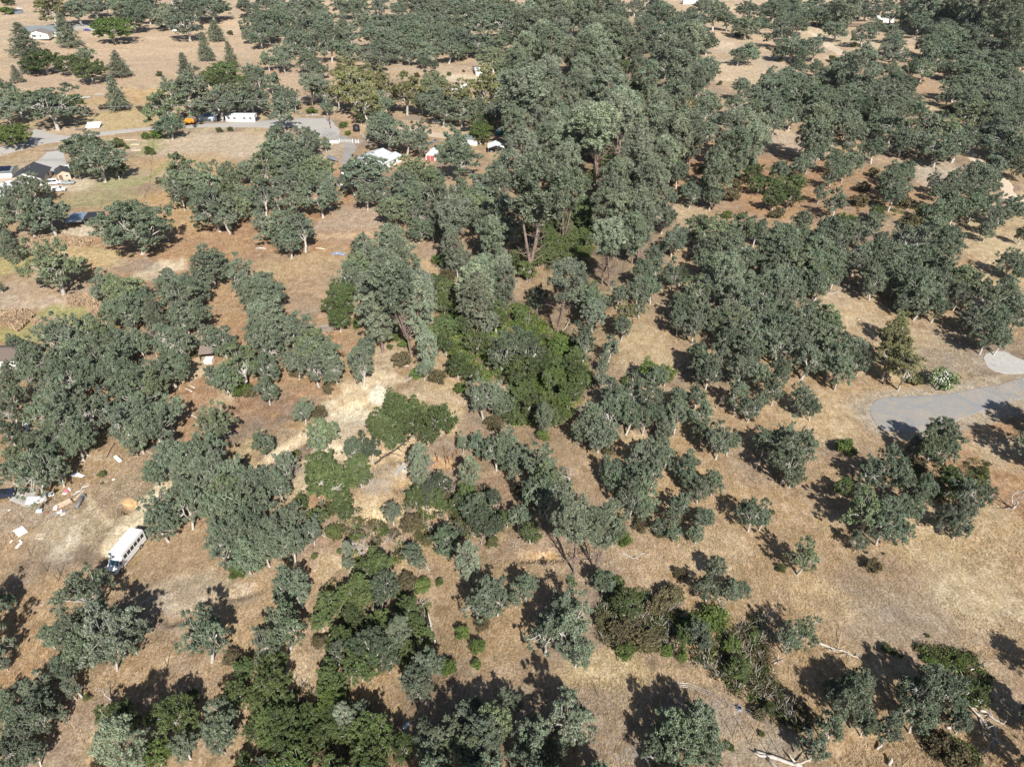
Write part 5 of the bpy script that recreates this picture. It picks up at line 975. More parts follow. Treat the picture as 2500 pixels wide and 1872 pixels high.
o = at("cabin", t10, -60, 1530, 3, "brown-roofed cabin with white trim half under oaks at the left edge", "cabin")
block(o, 0, 0, 7.5, 6, 2.3, 1.2, 'x', CREAM, BROWNROOF, .6, [('f', 4.5, .9, 1.1, .9)]); MB().box(-.6, -.66, 2.02, 8.1, -.6, 2.2).build("gutter", WHITE, o)
o = at("lean_to", t10, 1730, 1470, 10, "grey-brown lean-to roof behind the white square panel", "shed")
slab(0, 0, 3.2, 3.0, 1.9, 2.5, BOARD, "roof_panel"); MB().box(.1, 2.9, 0, 3.1, 2.96, 2.4).build("back_wall", BOARD, o); MB().box(.05, .1, 0, .11, 2.9, 1.9).build("side_wall", BOARD, o)
o = at("white_panel_box", t10, 1764, 1487, 2, "bright white square chest lying beside the lean-to under oaks", "chest"); MB().box(0, 0, 0, 1.75, 1.9, .7).build("body", WHITE, o, bevel=.03); MB().box(-.03, -.03, .703, 1.78, 1.93, .78).build("lid", WHITE, o)
o = at("blue_hut", t02, 2020, 440, -10, "tiny hut with blue and red panels under an oak", "shed"); block(o, 0, 0, 2.6, 2.6, 2.0, .6, 'y', REDP, BLUET, .2)
o = at("far_barn", t03, 2050, 800, -14, "long low building with white roof at the right edge", "barn"); block(o, 0, 0, 22, 7, 2.6, 1.0, 'x', WHITE, WHITEM, .4)
o = at("far_cottage", t03, 945, 190, 0, "white cottage glimpsed behind the board fence at upper right", "house"); block(o, 0, 0, 13, 6, 2.6, 1.2, 'x', WHITE, PALEROOF, .4)
o = at("field_barn", t00, 90, 120, -35, "dark solar-panelled shed roof beside the white pickup, top left", "shed"); block(o, 0, 0, 9, 7, 2.3, .8, 'x', GREYTARP, SOLAR, .3)
o = at("slab_house", t02, 1480, 40, 4, "pale flat roof between oaks at the top edge", "house"); block(o, 0, 0, 14, 7, 2.6, .9, 'x', WHITE, PALEROOF, .4)

# ------------------------------------------------------------------ vehicles
def car(tile, x, y, deg, label, paint, kind="suv", group=None, name="parked_car"):
    o = at(name, tile, x, y, deg, label, "pickup" if kind == "pickup" else "car", group); L_, W_ = 4.6, 1.8
    lo = [(-2.25, .35), (2.25, .35), (2.3, .75), (2.2, .98), (1.15, 1.08), (-2.2, 1.1), (-2.3, .7)]
    MB().prism(lo, -W_/2, W_/2).build("body", paint, o, bevel=.05)
    cab = {"suv": [(-2.15, 1.09), (1.1, 1.07), (.35, 1.62), (-1.9, 1.66)], "sedan": [(-1.6, 1.09), (1.1, 1.07), (.35, 1.45), (-1.0, 1.47)], "pickup": [(-.5, 1.09), (1.15, 1.07), (.5, 1.7), (-.4, 1.72)], "van": [(-2.2, 1.09), (1.6, 1.07), (.9, 1.95), (-2.1, 1.98)]}[kind]
    MB().prism(cab, -W_/2+.1, W_/2-.1).build("cabin", paint, o, bevel=.06)
    (ax, az), (bx_, bz), (cx, cz), (dx, dz) = cab
    def lerp(a, b, t): return (a[0]+(b[0]-a[0])*t, a[1]+(b[1]-a[1])*t)
    p0, p1 = lerp(cab[1], cab[2], .12), lerp(cab[1], cab[2], .88); n_ = (.03, .03)
    MB().add([(p0[0]+.02, -.7, p0[1]+.02), (p0[0]+.02, .7, p0[1]+.02), (p1[0]+.02, .62, p1[1]+.02), (p1[0]+.02, -.62, p1[1]+.02), (p0[0]-.05, -.7, p0[1]-.02), (p0[0]-.05, .7, p0[1]-.02), (p1[0]-.05, .62, p1[1]-.02), (p1[0]-.05, -.62, p1[1]-.02)], [(0,1,2,3), (7,6,5,4), (0,4,5,1), (1,5,6,2), (2,6,7,3), (3,7,4,0)]).build("windshield", GLASS, o)
    p0, p1 = lerp(cab[0], cab[3], .2), lerp(cab[0], cab[3], .85)
    MB().add([(p0[0]-.02, -.65, p0[1]+.02), (p0[0]-.02, .65, p0[1]+.02), (p1[0]-.02, .6, p1[1]), (p1[0]-.02, -.6, p1[1]), (p0[0]+.05, -.65, p0[1]), (p0[0]+.05, .65, p0[1]), (p1[0]+.05, .6, p1[1]), (p1[0]+.05, -.6, p1[1])], [(3,2,1,0), (4,5,6,7), (0,1,5,4), (1,2,6,5), (2,3,7,6), (3,0,4,7)]).build("rear_window", GLASS, o)
    for s in (-1, 1):
        yy = s*(W_/2-.1); xs = np.linspace(cab[3][0]+.25, cab[2][0]-.05, 3 if kind != "pickup" else 2)
        for a, b in zip(xs[:-1], xs[1:]): MB().box(a+.05, min(yy, yy+s*.02), 1.16, b-.05, max(yy, yy+s*.02), cz-.12).build("side_window", GLASS, o)
        for xw in (-1.4, 1.4): 
            wl = MB().tube([(xw, s*(W_/2-.18), .33), (xw, s*(W_/2+.02), .33)], [.33, .33], 12).build("wheel", RUBBER, o); MB().tube([(xw, s*(W_/2+.021), .33), (xw, s*(W_/2+.03), .33)], [.19, .19], 10).build("rim", STEEL, wl)
        MB().box(2.2, min(s*.5, s*.8), .72, 2.31, max(s*.5, s*.8), .86).build("headlight", WHITEM, o)
    if kind == "pickup": MB().box(-2.1, -.7, 1.101, -.6, .7, 1.12).build("bed", BLACK, o)
    return o
GC = "cars and trucks parked around the houses"
car(t01, 1562, 1070, 4, "silver estate car parked on bare ground by the tall oaks", SILVER, "suv", GC)
car(t01, 1563, 1290, 82, "dark blue car parked beside the arched shed", NAVY, "suv", GC)
car(t00, 478, 1592, 20, "pale grey van parked left of the darker car below the tan shed", CARWHITE, "van", GC)
car(t00, 592, 1592, 8, "silver car with dark windows parked right of the pale van", SILVER, "sedan", GC)
car(t00, 512, 1652, 12, "white car with wide dark windshield, lowest of the parked three", CARWHITE, "suv", GC)
car(t00, 625, 1462, 75, "small white van tucked beside the oak at the driveway", CARWHITE, "van", GC)
car(t00, 168, 82, -25, "white pickup parked by the dark-roofed shed, top left", CARWHITE, "pickup", GC)
car(t00, 1402, 236, 10, "black off-road car under oaks at the edge of the upper field", BLACK, "suv", GC)
car(t00, 1455, 225, 75, "blue car just right of the black one at the upper field", mat("blue_paint", (.08,.15,.32), .3), "van", GC)
car(t00, 1520, 275, 5, "low white car under the oaks of the upper field", CARWHITE, "sedan", GC)
car(t00, 1640, 1000, 0, "red car behind the orange-ended trailer", mat("red_paint", (.42,.03,.02), .3), "suv", GC)
car(t00, 1505, 1010, -15, "white car under the roadside oak left of the red car", CARWHITE, "sedan", GC)
car(t01, 5, 1040, 80, "dark grey car at the left end of the roadside oaks", NAVY, "suv", GC)
car(t20, 15, 985, 20, "dark car half hidden at the left edge by the concrete slab", NAVY, "sedan", GC)
car(t00, 752, 270, 5, "tiny blue car on the parking pad by the farmhouse", mat("blue_paint_deep", (.05,.08,.25), .3), "sedan", GC)
car(t02, 1480, 20, 0, "white van beside the pale roof at the top edge", CARWHITE, "van", GC)
# the white shuttle bus
b = at("shuttle_bus", t20, 1096, 1506, 259, "white shuttle bus with six dark side windows on the dirt track", "bus")
body = [(-3.9, .45), (1.95, .45), (1.95, 2.15), (1.75, 2.7), (1.45, 2.88), (-3.75, 2.9), (-3.9, 2.7)]
MB().prism(body, -1.13, 1.13).build("body", CARWHITE, b, bevel=.05)
MB().prism([(1.96, .45), (3.55, .45), (3.6, .9), (3.45, 1.18), (2.75, 1.32), (2.2, 1.9), (1.96, 2.02)], -.98, .98).build("cab", CARWHITE, b, bevel=.05)
MB().add([(2.80, -.82, 1.33), (2.80, .82, 1.33), (2.22, .78, 1.95), (2.22, -.78, 1.95), (2.72, -.82, 1.29), (2.72, .82, 1.29), (2.14, .78, 1.9), (2.14, -.78, 1.9)], [(0,1,2,3), (7,6,5,4), (0,4,5,1), (1,5,6,2), (2,6,7,3), (3,7,4,0)]).build("windshield", BLUEGLASS, b)
MB().box(1.3, -.5, 2.89, 1.75, .5, 2.97).build("roof_cap", WHITEM, b); MB().box(-3.0, -.55, 2.905, -1.8, .55, 3.02).build("roof_hatch", WHITE, b, bevel=.03) 
for s in (-1, 1):
    for k in range(6):
        if s == -1 and k == 5: continue
        x = -3.55 + k*.86; f = MB().box(x, min(s*1.131, s*1.15), 1.55, x+.66, max(s*1.131, s*1.15), 2.28).build("window_frame", BLACK, b); MB().box(x+.04, min(s*1.151, s*1.16), 1.6, x+.62, max(s*1.151, s*1.16), 2.23).build("pane", GLASS, f)
    MB().box(2.02, min(s*.981, s*.995), 1.25, 2.45, max(s*.981, s*.995), 1.75).build("cab_window", GLASS, b)
    MB().box(2.35, min(s*1.0, s*1.28), 1.45, 2.45, max(s*1.0, s*1.28), 1.75).build("mirror", BLACK, b)
    for xw, rr in ((-2.3, .4), (2.7, .38)):
        w_ = MB().tube([(xw, s*.85, rr), (xw, s*1.1 if xw > 0 else s*1.16, rr)], [rr, rr], 14).build("wheel", RUBBER, b); MB().tube([(xw, s*1.161, rr), (xw, s*1.175, rr)], [.22, .22], 10).build("rim", STEEL, w_)
    MB().box(3.5, min(s*.6, s*.9), .8, 3.62, max(s*.6, s*.9), 1.0).build("headlight", GLASS if False else STEEL, b)
MB().box(3.55, -.55, .72, 3.63, .55, .98).build("grille", BLACK, b); MB().box(3.55, -1.0, .42, 3.75, 1.0, .62).build("bumper", STEEL, b); MB().box(.95, -1.17, .4, 1.75, -1.131, 2.25).build("door", GLASS, b)
MB().box(-4.05, -1.05, .42, -3.9, 1.05, .6).build("rear_bumper", BLACK, b); MB().box(-3.93, -.5, 1.5, -3.9, .5, 2.3).build("rear_window", GLASS, b); MB().box(-3.8, 1.131, .95, 1.9, 1.137, 1.0).build("side_trim", STEEL, b)

# ------------------------------------------------------------------ poles, fences, gates
def fence(name, tile_pts, sp, hh, m, label, r_=.05, rails=(.5, .95), thin=True, cat="fence"):
    P = [G(*q) for q in tile_pts]; o = empty(name, P[0], 0, label, cat); pts = []
    for a, c in zip(P[:-1], P[1:]):
        n = max(1, int((c-a).length/sp)); pts += [a.lerp(c, k/n) for k in range(n)]
    pts.append(P[-1]); base = MB().cyl(0, 0, -.4, hh, r_, 6).mesh("post", m); pts = [Vector((p.x, p.y, float(Hgt(p.x, p.y)))) for p in pts]
    for p in pts: q = bpy.data.objects.new("post", base); link(q, o); q.location = p - P[0]; q.rotation_euler = (random.gauss(0, .04), random.gauss(0, .04), 0)
    for z in rails:
        w = MB()
        for a, c in zip(pts[:-1], pts[1:]): w.tube([a-P[0]+Vector((0, 0, z*hh)), c-P[0]+Vector((0, 0, z*hh))], [.012 if thin else .05]*2, 4)
        w.build("wire" if thin else "rail", STEEL if thin else m, o)
    return o
def boards(name, tile, a, c, hh, m, label, bw=.9, gap=.04):
    A, B_ = G(tile, *a), G(tile, *c); d = B_-A; n = max(2, int(d.length/bw)); o = empty(name, A, math.atan2(d.y, d.x), label, "fence"); base = MB().box(.0, -.03, -.2, d.length/n-gap, .03, hh).mesh("board", m)
    for k in range(min(n, 280)): q = bpy.data.objects.new("board", base); link(q, o); q.location = (k*d.length/n, 0, d.z*k/n + random.gauss(0, .03))
    return o
fence("wire_fence", tl(t00,(20,1340),(290,1305),(400,1312)), 7, 1.4, POSTW, "wire fence with dark posts between road and left houses")
fence("wire_fence", tl(t00,(820,1190),(1200,1170),(1560,1145),(2212,1132))+tl(t01,(120,1125)), 8, 1.3, POSTW, "wire fence along the near side of the country road")
fence("wire_fence", tl(t00,(830,980),(980,975),(1120,1075),(1240,1065)), 6, 1.2, POSTW, "wire fence across the small field above the leaning white sheet")
fence("wire_fence", tl(t00,(640,850),(800,840),(1240,770),(1500,730)), 12, 1.2, POSTW, "long wire fence crossing the pale upper-left field")
fence("wire_fence", tl(t00,(1330,1220),(1310,1420),(1290,1640))+tl(t10,(1270,0),(1240,120)), 7, 1.2, POSTW, "wire fence running down beside the green weed strip")
fence("wire_fence", tl(t10,(1440,420),(1610,440),(1935,465),(2212,480))+tl(t11,(60,570),(530,625)), 9, 1.5, POSTW, "sparse wire fence across the brown field below the animal pen")
fence("wire_fence", tl(t03,(520,470),(620,580)), 6, 1.2, POSTW, "short wire fence beside the upper dirt road")
fence("wire_fence", tl(t03,(1560,1380),(1700,1480),(1740,1520),(1850,1620)), 5, 1.3, POSTW, "wire fence beside the dirt road at the right")
fence("wire_fence", tl(t32,(1360,960),(1520,975),(1700,1040),(1870,1130),(2050,1210),(2200,1290)), 4, 1.2, STEEL, "low wire mesh fence curving across the lower right slope", .03, (.2, .5, .9))
fence("white_rail_fence", tl(t01,(905,1170),(925,1190),(985,1240)), 3, 1.4, WHITE, "white post fence right of the driveway gate", .06, (.5, .9), False)
fence("rail_fence", tl(t01,(1720,560),(1830,575),(1920,590)), 5, 1.3, BOARD, "dark rail fence on the slope above the graded pad", .07, (.5, .9), False)
fence("rail_fence", tl(t01,(440,1010),(540,1005)), 2, 1.3, WHITEM, "pale picket fence before the bright bush by the road", .06, (.4, .8), False)
boards("board_fence", t01, (1288, 1038), (1450, 1045), 2.0, BOARD, "weathered grey board fence below the yellow-green trees", .5)
boards("board_fence", t03, (360, 215), (850, 230), 1.9, mat("brown_boards", (.16,.11,.09), .9, noise=.25), "long brown board fence at the top right beyond the dirt road", 1.2)
boards("board_fence", t01, (545, 1240), (715, 1238), 1.1, WHITEM, "low white panel fence left of the driveway gate", 1.6)
def gate(tile, a, c, hh, m, label, bars=5):
    A, B_ = G(tile, *a), G(tile, *c); d = B_-A; L_ = d.length; o = empty("driveway_gate", A, math.atan2(d.y, d.x), label, "gate")
    for x in (0, L_): MB().cyl(x, 0, -.3, hh+.5, .11, 8).build("gate_post", m, o)
    for k in range(bars): MB().box(.1, -.02, .15+k*(hh-.2)/(bars-1), L_-.1, .02, .2+k*(hh-.2)/(bars-1)).build("bar", m, o)
    for x in (.12, L_/2, L_-.17): MB().box(x, -.035, .1, x+.05, -.021, hh).build("upright", m, o)
gate(t01, (722, 1232), (838, 1240), 1.2, WHITE, "white bar gate across the gravel drive of the bungalow")
gate(t01, (862, 1240), (888, 1240), 1.2, WHITE, "small white square gate right of the wide white gate")
gate(t00, (408, 1312), (556, 1298), 1.5, STEEL, "grey metal gate across the concrete driveway")
def upole(tile, x, y, hh, deg, label, gear=True):
    o = at("utility_pole", tile, x, y, deg, label, "utility pole"); MB().cyl(0, 0, -1, hh, .17, 8, .11).build("pole", POSTW, o)
    for z in (hh-.5, hh-1.9): MB().box(-1.3, -.07, z, 1.3, .07, z+.14).build("crossarm", BOARD, o)
    for x_ in (-1.15, -.4, .4, 1.15): MB().cyl(x_, 0, hh-.36, hh-.1, .05, 6).build("insulator", WHITE, o)
    if gear: MB().cyl(-.45, -.1, hh-3.4, hh-2.3, .27, 10).build("transformer", STEEL, o); MB().cyl(0, 0, 1.2, 1.7, .185, 8).build("reflective_band", ORANGE, o)
    return o
p1 = upole(t01, 647, 1112, 14.5, 20, "tall wooden utility pole with transformer at the road bend"); p2 = upole(t00, -420, 1180, 13, 20, "wooden utility pole just beyond the left edge, along the road", False)
p3 = upole(t01, 475, 690, 11, 30, "bare utility pole rising among trees above the road bend", False)
def wire(a, c, sag, label):
    pts = [a.lerp(c, t) - Vector((0, 0, sag*4*t*(1-t))) for t in np.linspace(0, 1, 18)]; tag(MB().tube(pts, [.025]*18, 4).build("power_line", STEEL), label, "cable")
bpy.context.view_layer.update()
for k, x_ in enumerate((-1.15, 1.15)): wire(p1.matrix_basis @ Vector((x_, 0, 14.4)), p2.matrix_basis @ Vector((x_, 0, 12.9)), 2.5, ["front cable strung from the tall pole along the road", "rear cable strung from the tall pole along the road"][k])
wire(p1.matrix_basis @ Vector((-.4, 0, 14.4)), p3.matrix_basis @ Vector((-.4, 0, 10.9)), 1.0, "cable running uphill from the tall pole into the trees")
def post(tile, x, y, hh, m, label, group, r_=.05, name="fence_post", tilt=.05):
    o = at(name, tile, x, y, 0, label, "post", group); o.rotation_euler = (random.gauss(0, tilt), random.gauss(0, tilt), 0); MB().cyl(0, 0, -.4, hh, r_, 7, r_*.9).build("shaft", m, o); MB().cyl(0, 0, hh+.002, hh+.05, r_*1.15, 7).build("cap", m, o)
GP = "dark posts standing alone on the left slope"
for x, y, t, s in ((190,1200,t20,"nearest above the flat white board"),(112,1352,t20,"just below the flat white board"),(266,1490,t20,"below the wooden frame"),(410,1622,t20,"left of the bus, above the oak shade"),(530,1655,t20,"nearest the bus nose"),
    (508,50,t30,"just above the lower left oak pair"),(1448,790,t30,"by the trail below the small oak"),(1640,925,t30,"upper one near the lower green trees"),(1775,1075,t30,"lower one near the lower green trees"),(2065,170,t20,"by the round bush right of the dirt bench")):
    post(t, x, y, 1.75, POSTW, "thin dark fence post, "+s, GP)
for x, y, hh, s in ((1412,545,2.9,"tallest, under the green trees"),(1392,590,2.1,"leftmost"),(1470,622,2.2,"third from the left"),(1572,682,2.4,"in the middle"),(1630,600,1.8,"upper of the close pair"),(1642,705,2.3,"lower of the close pair"),
    (1705,655,1.6,"right of the white-barked stem"),(1735,612,1.2,"shortest"),(1915,672,1.6,"rightmost, beside the oak trunk"),(1668,690,1.8,"touching the white-barked stem")):
    post(t21, x, y, hh, RUST, "rust-orange post on the bare bank, "+s, "rusty posts on the bare bank", .09)
for x, y, s in ((1550,1135,"nearest the big oak"),(1700,1200,"second from the big oak"),(1905,1390,"third from the big oak"),(2055,1460,"fourth from the big oak"),(2200,1522,"just left of the bleached log")): post(t32, x, y, 3.0, POSTW, "tall thin pole on the grey slope, "+s, "thin poles on the lower right slope", .04, "thin_pole", .02)
post(t33, 130, 1590, 3.0, POSTW, "tall thin pole right of the bleached log, near the shade", "thin poles on the lower right slope", .04, "thin_pole", .02)
post(t32, 752, 1060, 1.6, BOARD, "short grey post in tall straw left of the big shadow", "lone posts in the lower right", .05)
post(t21, 530, 1005, 1.7, RUST, "broad rusty post left of the small green tree", "lone posts in the ravine", .12)

# ------------------------------------------------------------------ logs, trunks, brush
def log(tile, pts, r0, r1, label, m=DEADW, name="fallen_log", stubs=4, cat="log", group=None, seed=1):
    rr = random.Random(seed+int(pts[0][0])); P = []
    for q in pts: v = G(tile, q[0], q[1]); v.z += (q[2] if len(q) > 2 else 0) + r0*.8; P.append(v)
    o = empty(name, P[0], 0, label, cat, group); L_ = [p-P[0] for p in P]; F = []
    for a, c in zip(L_[:-1], L_[1:]):
        for k in range(3): F.append(a.lerp(c, k/3) + Vector((rr.gauss(0, r0*.25), rr.gauss(0, r0*.25), rr.gauss(0, r0*.1))))
    F.append(L_[-1]); n = len(F); MB().tube(F, [r0+(r1-r0)*i/(n-1) for i in range(n)], 8).build("trunk", m, o, True)
    for k in range(stubs):
        i = rr.randint(n//3, n-1); d = Vector((rr.gauss(0, 1), rr.gauss(0, 1), abs(rr.gauss(.4, .5)))).normalized(); l = rr.uniform(4, 10)*r0 + .3; q = F[i]+d*l*.5+Vector((0, 0, rr.gauss(0, .05))); e = q+(d+Vector((rr.gauss(0, .4), rr.gauss(0, .4), .1)))*l*.5
        MB().tube([F[i], q, e], [r1*.9, r1*.6, r1*.25], 5).build("branch", m, o, True)
    return o
log(t33, [(430,590),(530,630),(640,660),(780,715)], .22, .08, "long bleached trunk fallen in dark shade", stubs=9)
log(t33, [(600,640),(610,590),(625,500,.8)], .09, .03, "slender bleached branch standing up from the long fallen trunk", stubs=3)
log(t33, [(1745,1150),(1800,1120),(1855,1070,.3)], .36, .28, "thick broken log pointing up right beside the green bush", stubs=1)
log(t33, [(1815,1200),(1850,1260),(1905,1340)], .24, .17, "thick straight log below the green bush", stubs=1)
log(t33, [(1830,1240),(1845,1310),(1860,1370),(1850,1400)], .15, .08, "thinner crooked log just left of the thick straight one", stubs=3)
log(t33, [(1825,1170),(1890,1185),(1930,1240),(1990,1270),(2030,1290)], .2, .07, "curved log arching right above the thick straight one", stubs=5)
log(t33, [(1930,1290),(1960,1370),(1975,1440),(2025,1475)], .16, .05, "long curved branch trailing down right of the broken logs", stubs=4)
log(t33, [(1940,1400),(1950,1510)], .1, .04, "short branch lying below the broken logs", stubs=3); log(t33, [(1830,1590),(1835,1510)], .14, .06, "lowest pale stub of the broken log group", stubs=3)
log(t33, [(1660,870),(1720,825),(1830,795),(1880,780,.3)], .16, .04, "pale branch arching right above the green bush", stubs=5); log(t33, [(1660,870),(1690,920),(1760,910)], .15, .08, "stout pale limb lying just above the green bush", stubs=2)
log(t33, [(1500,825),(1560,815),(1590,760,.3)], .12, .05, "forked pale branch against the yellow bushes", stubs=4); log(t33, [(1540,1325),(1600,1315)], .2, .17, "short log end under the oak at lower right", stubs=0)
log(t33, [(1045,1650),(1052,1600,.6)], .2, .17, "lone upright stump at the bottom edge", stubs=0, name="tree_stump", cat="stump")
log(t33, [(940,1510),(975,1470,.4)], .16, .12, "leaning pale stump under the lower right oaks", stubs=0, name="tree_stump", cat="stump")
log(t32, [(2110,1525),(2200,1565)], .2, .25, "upper end piece of the bleached log beside the poles", stubs=2); log(t33, [(-20,1555),(60,1585),(160,1625),(290,1660)], .27, .2, "big bleached log lying along the bottom edge", stubs=2)
log(t33, [(20,780),(80,745),(125,735)], .08, .12, "thin pale branch at the foot of the leaning oak", stubs=3)
log(t22, [(950,1462),(1000,1490),(1060,1515),(1110,1480),(1155,1462)], .1, .05, "curved white fallen branch alone on brown grass", stubs=3)
log(t21, [(950,1530),(880,1430),(790,1340)], .28, .14, "thickest grey fallen trunk in the ravine", TWIG, stubs=3); log(t21, [(940,1480),(900,1420),(830,1370)], .18, .1, "middle grey fallen trunk in the ravine", TWIG, stubs=3); log(t21, [(985,1445),(930,1400),(850,1375)], .15, .08, "right-hand grey fallen trunk in the ravine", TWIG, stubs=3)
log(t21, [(1030,700),(1100,640),(1190,590),(1290,510),(1340,465)], .22, .1, "long dark trunk lying along the gully edge", POSTW, stubs=14); log(t21, [(555,1290),(600,1330)], .12, .07, "short pale fallen piece under the small oaks", stubs=1)
log(t21, [(1500,1625),(1440,1520)], .16, .1, "grey trunk leaning beside the small pine", TWIG, stubs=2); log(t31, [(1550,590),(1520,520,1.5),(1500,445,3.2)], .2, .1, "white broken tree stem standing in the lower ravine", DEADW, "snag", 1, "dead tree")
log(t11, [(1280,1650),(1320,1625),(1360,1605)], .14, .06, "pale branch lying by the bright bush", stubs=2); log(t11, [(1255,1510),(1320,1505)], .1, .2, "pale root limb at the foot of the white dead tree", stubs=1)
log(t20, [(1640,262),(1700,300),(1770,330)], .07, .05, "thin white pole lying on the slope below the oaks", WHITE, "pipe", 0, "pipe"); log(t20, [(1240,570),(1330,620)], .07, .05, "thin tan pole lying at the slope edge", PALEWOOD, "pipe", 0, "pipe")
log(t20, [(1510,20),(1550,45)], .07, .07, "leftmost of three white pipes under the oak", WHITE, "pipe", 0, "pipe"); log(t20, [(1590,40),(1660,72)], .07, .07, "middle of three white pipes under the oak", WHITE, "pipe", 0, "pipe"); log(t20, [(1630,12),(1685,42)], .07, .07, "rightmost of three white pipes under the oak", WHITE, "pipe", 0, "pipe")
log(t20, [(925,640),(960,570),(992,515)], .1, .07, "dark plank lying across the eroded dip", POSTW, "plank", 0, "plank")
log(t13, [(510,885),(580,880),(640,840)], .16, .06, "bleached fallen limb at the upper edge of the clearing", stubs=6); log(t13, [(610,925),(640,935)], .05, .03, "short dark stick on the clearing", POSTW, "stick", 0, "stick")
log(t13, [(1920,1485),(1965,1510)], .06, .05, "dark rod lying on the concrete pad", POSTW, "rod", 0, "rod")
log(t23, [(1450,1275),(1560,1200,.4),(1680,1070,1.6)], .2, .1, "bleached leaning trunk under the right oak cluster", stubs=7, name="leaning_trunk")
log(t12, [(380,1265),(450,1205,.5),(500,1150,1.2)], .14, .07, "pale trunk leaning in the bright ravine undergrowth", stubs=3, name="leaning_trunk"); log(t12, [(270,450),(210,560,.5)], .15, .06, "long grey limb hanging by the tallest pine", stubs=4, name="leaning_trunk")
log(t11, [(2090,690),(2030,560,1.5),(1980,480,3.5)], .17, .08, "grey trunk leaning left in the pine ravine", TWIG, stubs=7, name="leaning_trunk"); log(t11, [(1915,1320),(1860,1270),(1800,1250)], .1, .05, "thin pale log across the eroded bank", stubs=2)
log(t10, [(1190,1280),(1260,1290,2)], .09, .04, "pale bare limb poking out of the oak mass", stubs=6); log(t10, [(1390,1530,1),(1360,1430,4),(1400,1390,5)], .12, .05, "white antler-like limb above the oak crowns", stubs=9)
for tile, x, y, w_, lab, sd in ((t21, 1080, 790, 3.2, "brush pile of thin grey branches on orange soil", 1), (t21, 1030, 900, 2.0, "scattered dark sticks below the brush pile", 2), (t11, 600, 1180, 1.6, "small heap of bare twigs on the brown slope", 3)):
    c = G(tile, x, y); m = MB(); rr = random.Random(sd)
    for k in range(170):
        a = rr.uniform(0, 6.28); q = rr.random()**.6*w_; p = c+Vector((q*math.cos(a)*1.3, q*math.sin(a), 0)); p.z = float(Hgt(p.x, p.y))+.05+rr.random()*.5*(1-q/w_); d = rr.uniform(0, 6.28); l = rr.uniform(.4, 1.5); m.tube([p, p+Vector((math.cos(d)*l*.5, math.sin(d)*l*.5, rr.gauss(0, .1))), p+Vector((math.cos(d+.2)*l, math.sin(d+.2)*l, rr.gauss(0, .15)))], [.035, .03, .012], 4, False)
    tag(m.build("brush_pile", TWIG), lab, "brush pile", kind="stuff")

# ------------------------------------------------------------------ yard things and litter
o = at("water_tank", t01, 870, 1135, 0, "black round water tank with domed ribbed lid", "tank"); MB().tube([(0,0,0),(0,0,.05),(0,0,2.5)], [1.45,1.5,1.5], 24).build("tank_wall", BLACK, o, True)
MB().tube([(0,0,2.5),(0,0,2.85),(0,0,3.05)], [1.5,.9,.3], 24).build("tank_top", BLACK, o); MB().cyl(0, 0, 3.05, 3.2, .35, 12).build("lid", BLACK, o)
for k in range(5): MB().tube([(0,0,.3+k*.5),(0,0,.38+k*.5)], [1.535,1.535], 24, False).build("rib", BLACK, o)
o = at("covered_boat", t01, 668, 1392, -42, "boat under a fitted grey cover beside the drive", "boat")
prof = [(-3.0, .9), (-2.6, 1.05), (-1, 1.12), (1, 1.0), (2.4, .62), (3.2, .12)]; m = MB(); V, F = [], []
for x, w_ in prof:
    for t in np.linspace(0, math.pi, 9): V.append((x, w_*math.cos(t), .95 + (.55+.12*math.sin(x*2))*math.sin(t)*min(1, w_+.2)))
for i in range(len(prof)-1):
    for k in range(8): F.append((i*9+k, i*9+k+1, i*9+k+10, i*9+k+9))
F.append(tuple(range(9))); m.add(V, F).build("cover", GREYTARP, o, True)
h_ = MB(); V, F = [], []
for x, w_ in prof: V += [(x, w_, .94), (x, 0, .35 if x < 3 else .8), (x, -w_, .94)]
for i in range(len(prof)-1):
    for k in range(2): F.append((i*3+k, i*3+k+1, i*3+k+4, i*3+k+3))
h_.add(V, F).build("hull", WHITEM, o)
for s in (-1, 1): MB().tube([(-.8, s*1.0, .3), (-.8, s*1.2, .3)], [.3, .3], 10).build("wheel", RUBBER, o)
o = at("trampoline", t01, 1808, 1130, 0, "round black trampoline with safety net and poles", "trampoline"); MB().cyl(0, 0, .82, .88, 2.1, 24).build("mat", BLACK, o); MB().tube([(0,0,.89),(0,0,.93)], [2.15,2.15], 24, False).build("rim", STEEL, o)
for k in range(8): a = k*math.pi/4; MB().cyl(2.1*math.cos(a), 2.1*math.sin(a), -.1, 2.7, .035, 6).build("pole", BLACK, o)
n_ = MB()
for z in np.linspace(1.0, 2.6, 7): n_.tube([(2.08*math.cos(a), 2.08*math.sin(a), z) for a in np.linspace(0, 6.283, 25)], [.012]*25, 3, False)
for k in range(48): a = k*math.pi/24; n_.tube([(2.08*math.cos(a), 2.08*math.sin(a), .95), (2.08*math.cos(a), 2.08*math.sin(a), 2.65)], [.01, .01], 3, False)
n_.build("net", BLACK, o)
def simple(name, tile, x, y, deg, mb, m, label, cat, bevel=0, group=None, extra=()):
    o = at(name, tile, x, y, deg, label, cat, group); mb.build(extra[0] if extra else "shell", m, o, bevel=bevel); return o
def tub(tile, x, y, r_, hh, m, label):
    o = at("plastic_tub", tile, x, y, 0, label, "tub"); MB().tube([(0,0,0),(0,0,hh),(0,0,hh),(0,0,.06)], [r_*.85, r_, r_*.92, r_*.8], 14, True).build("shell", m, o); MB().tube([(0,0,hh),(0,0,hh+.04)], [r_*1.05, r_*1.05], 14, False).build("rim", m, o)
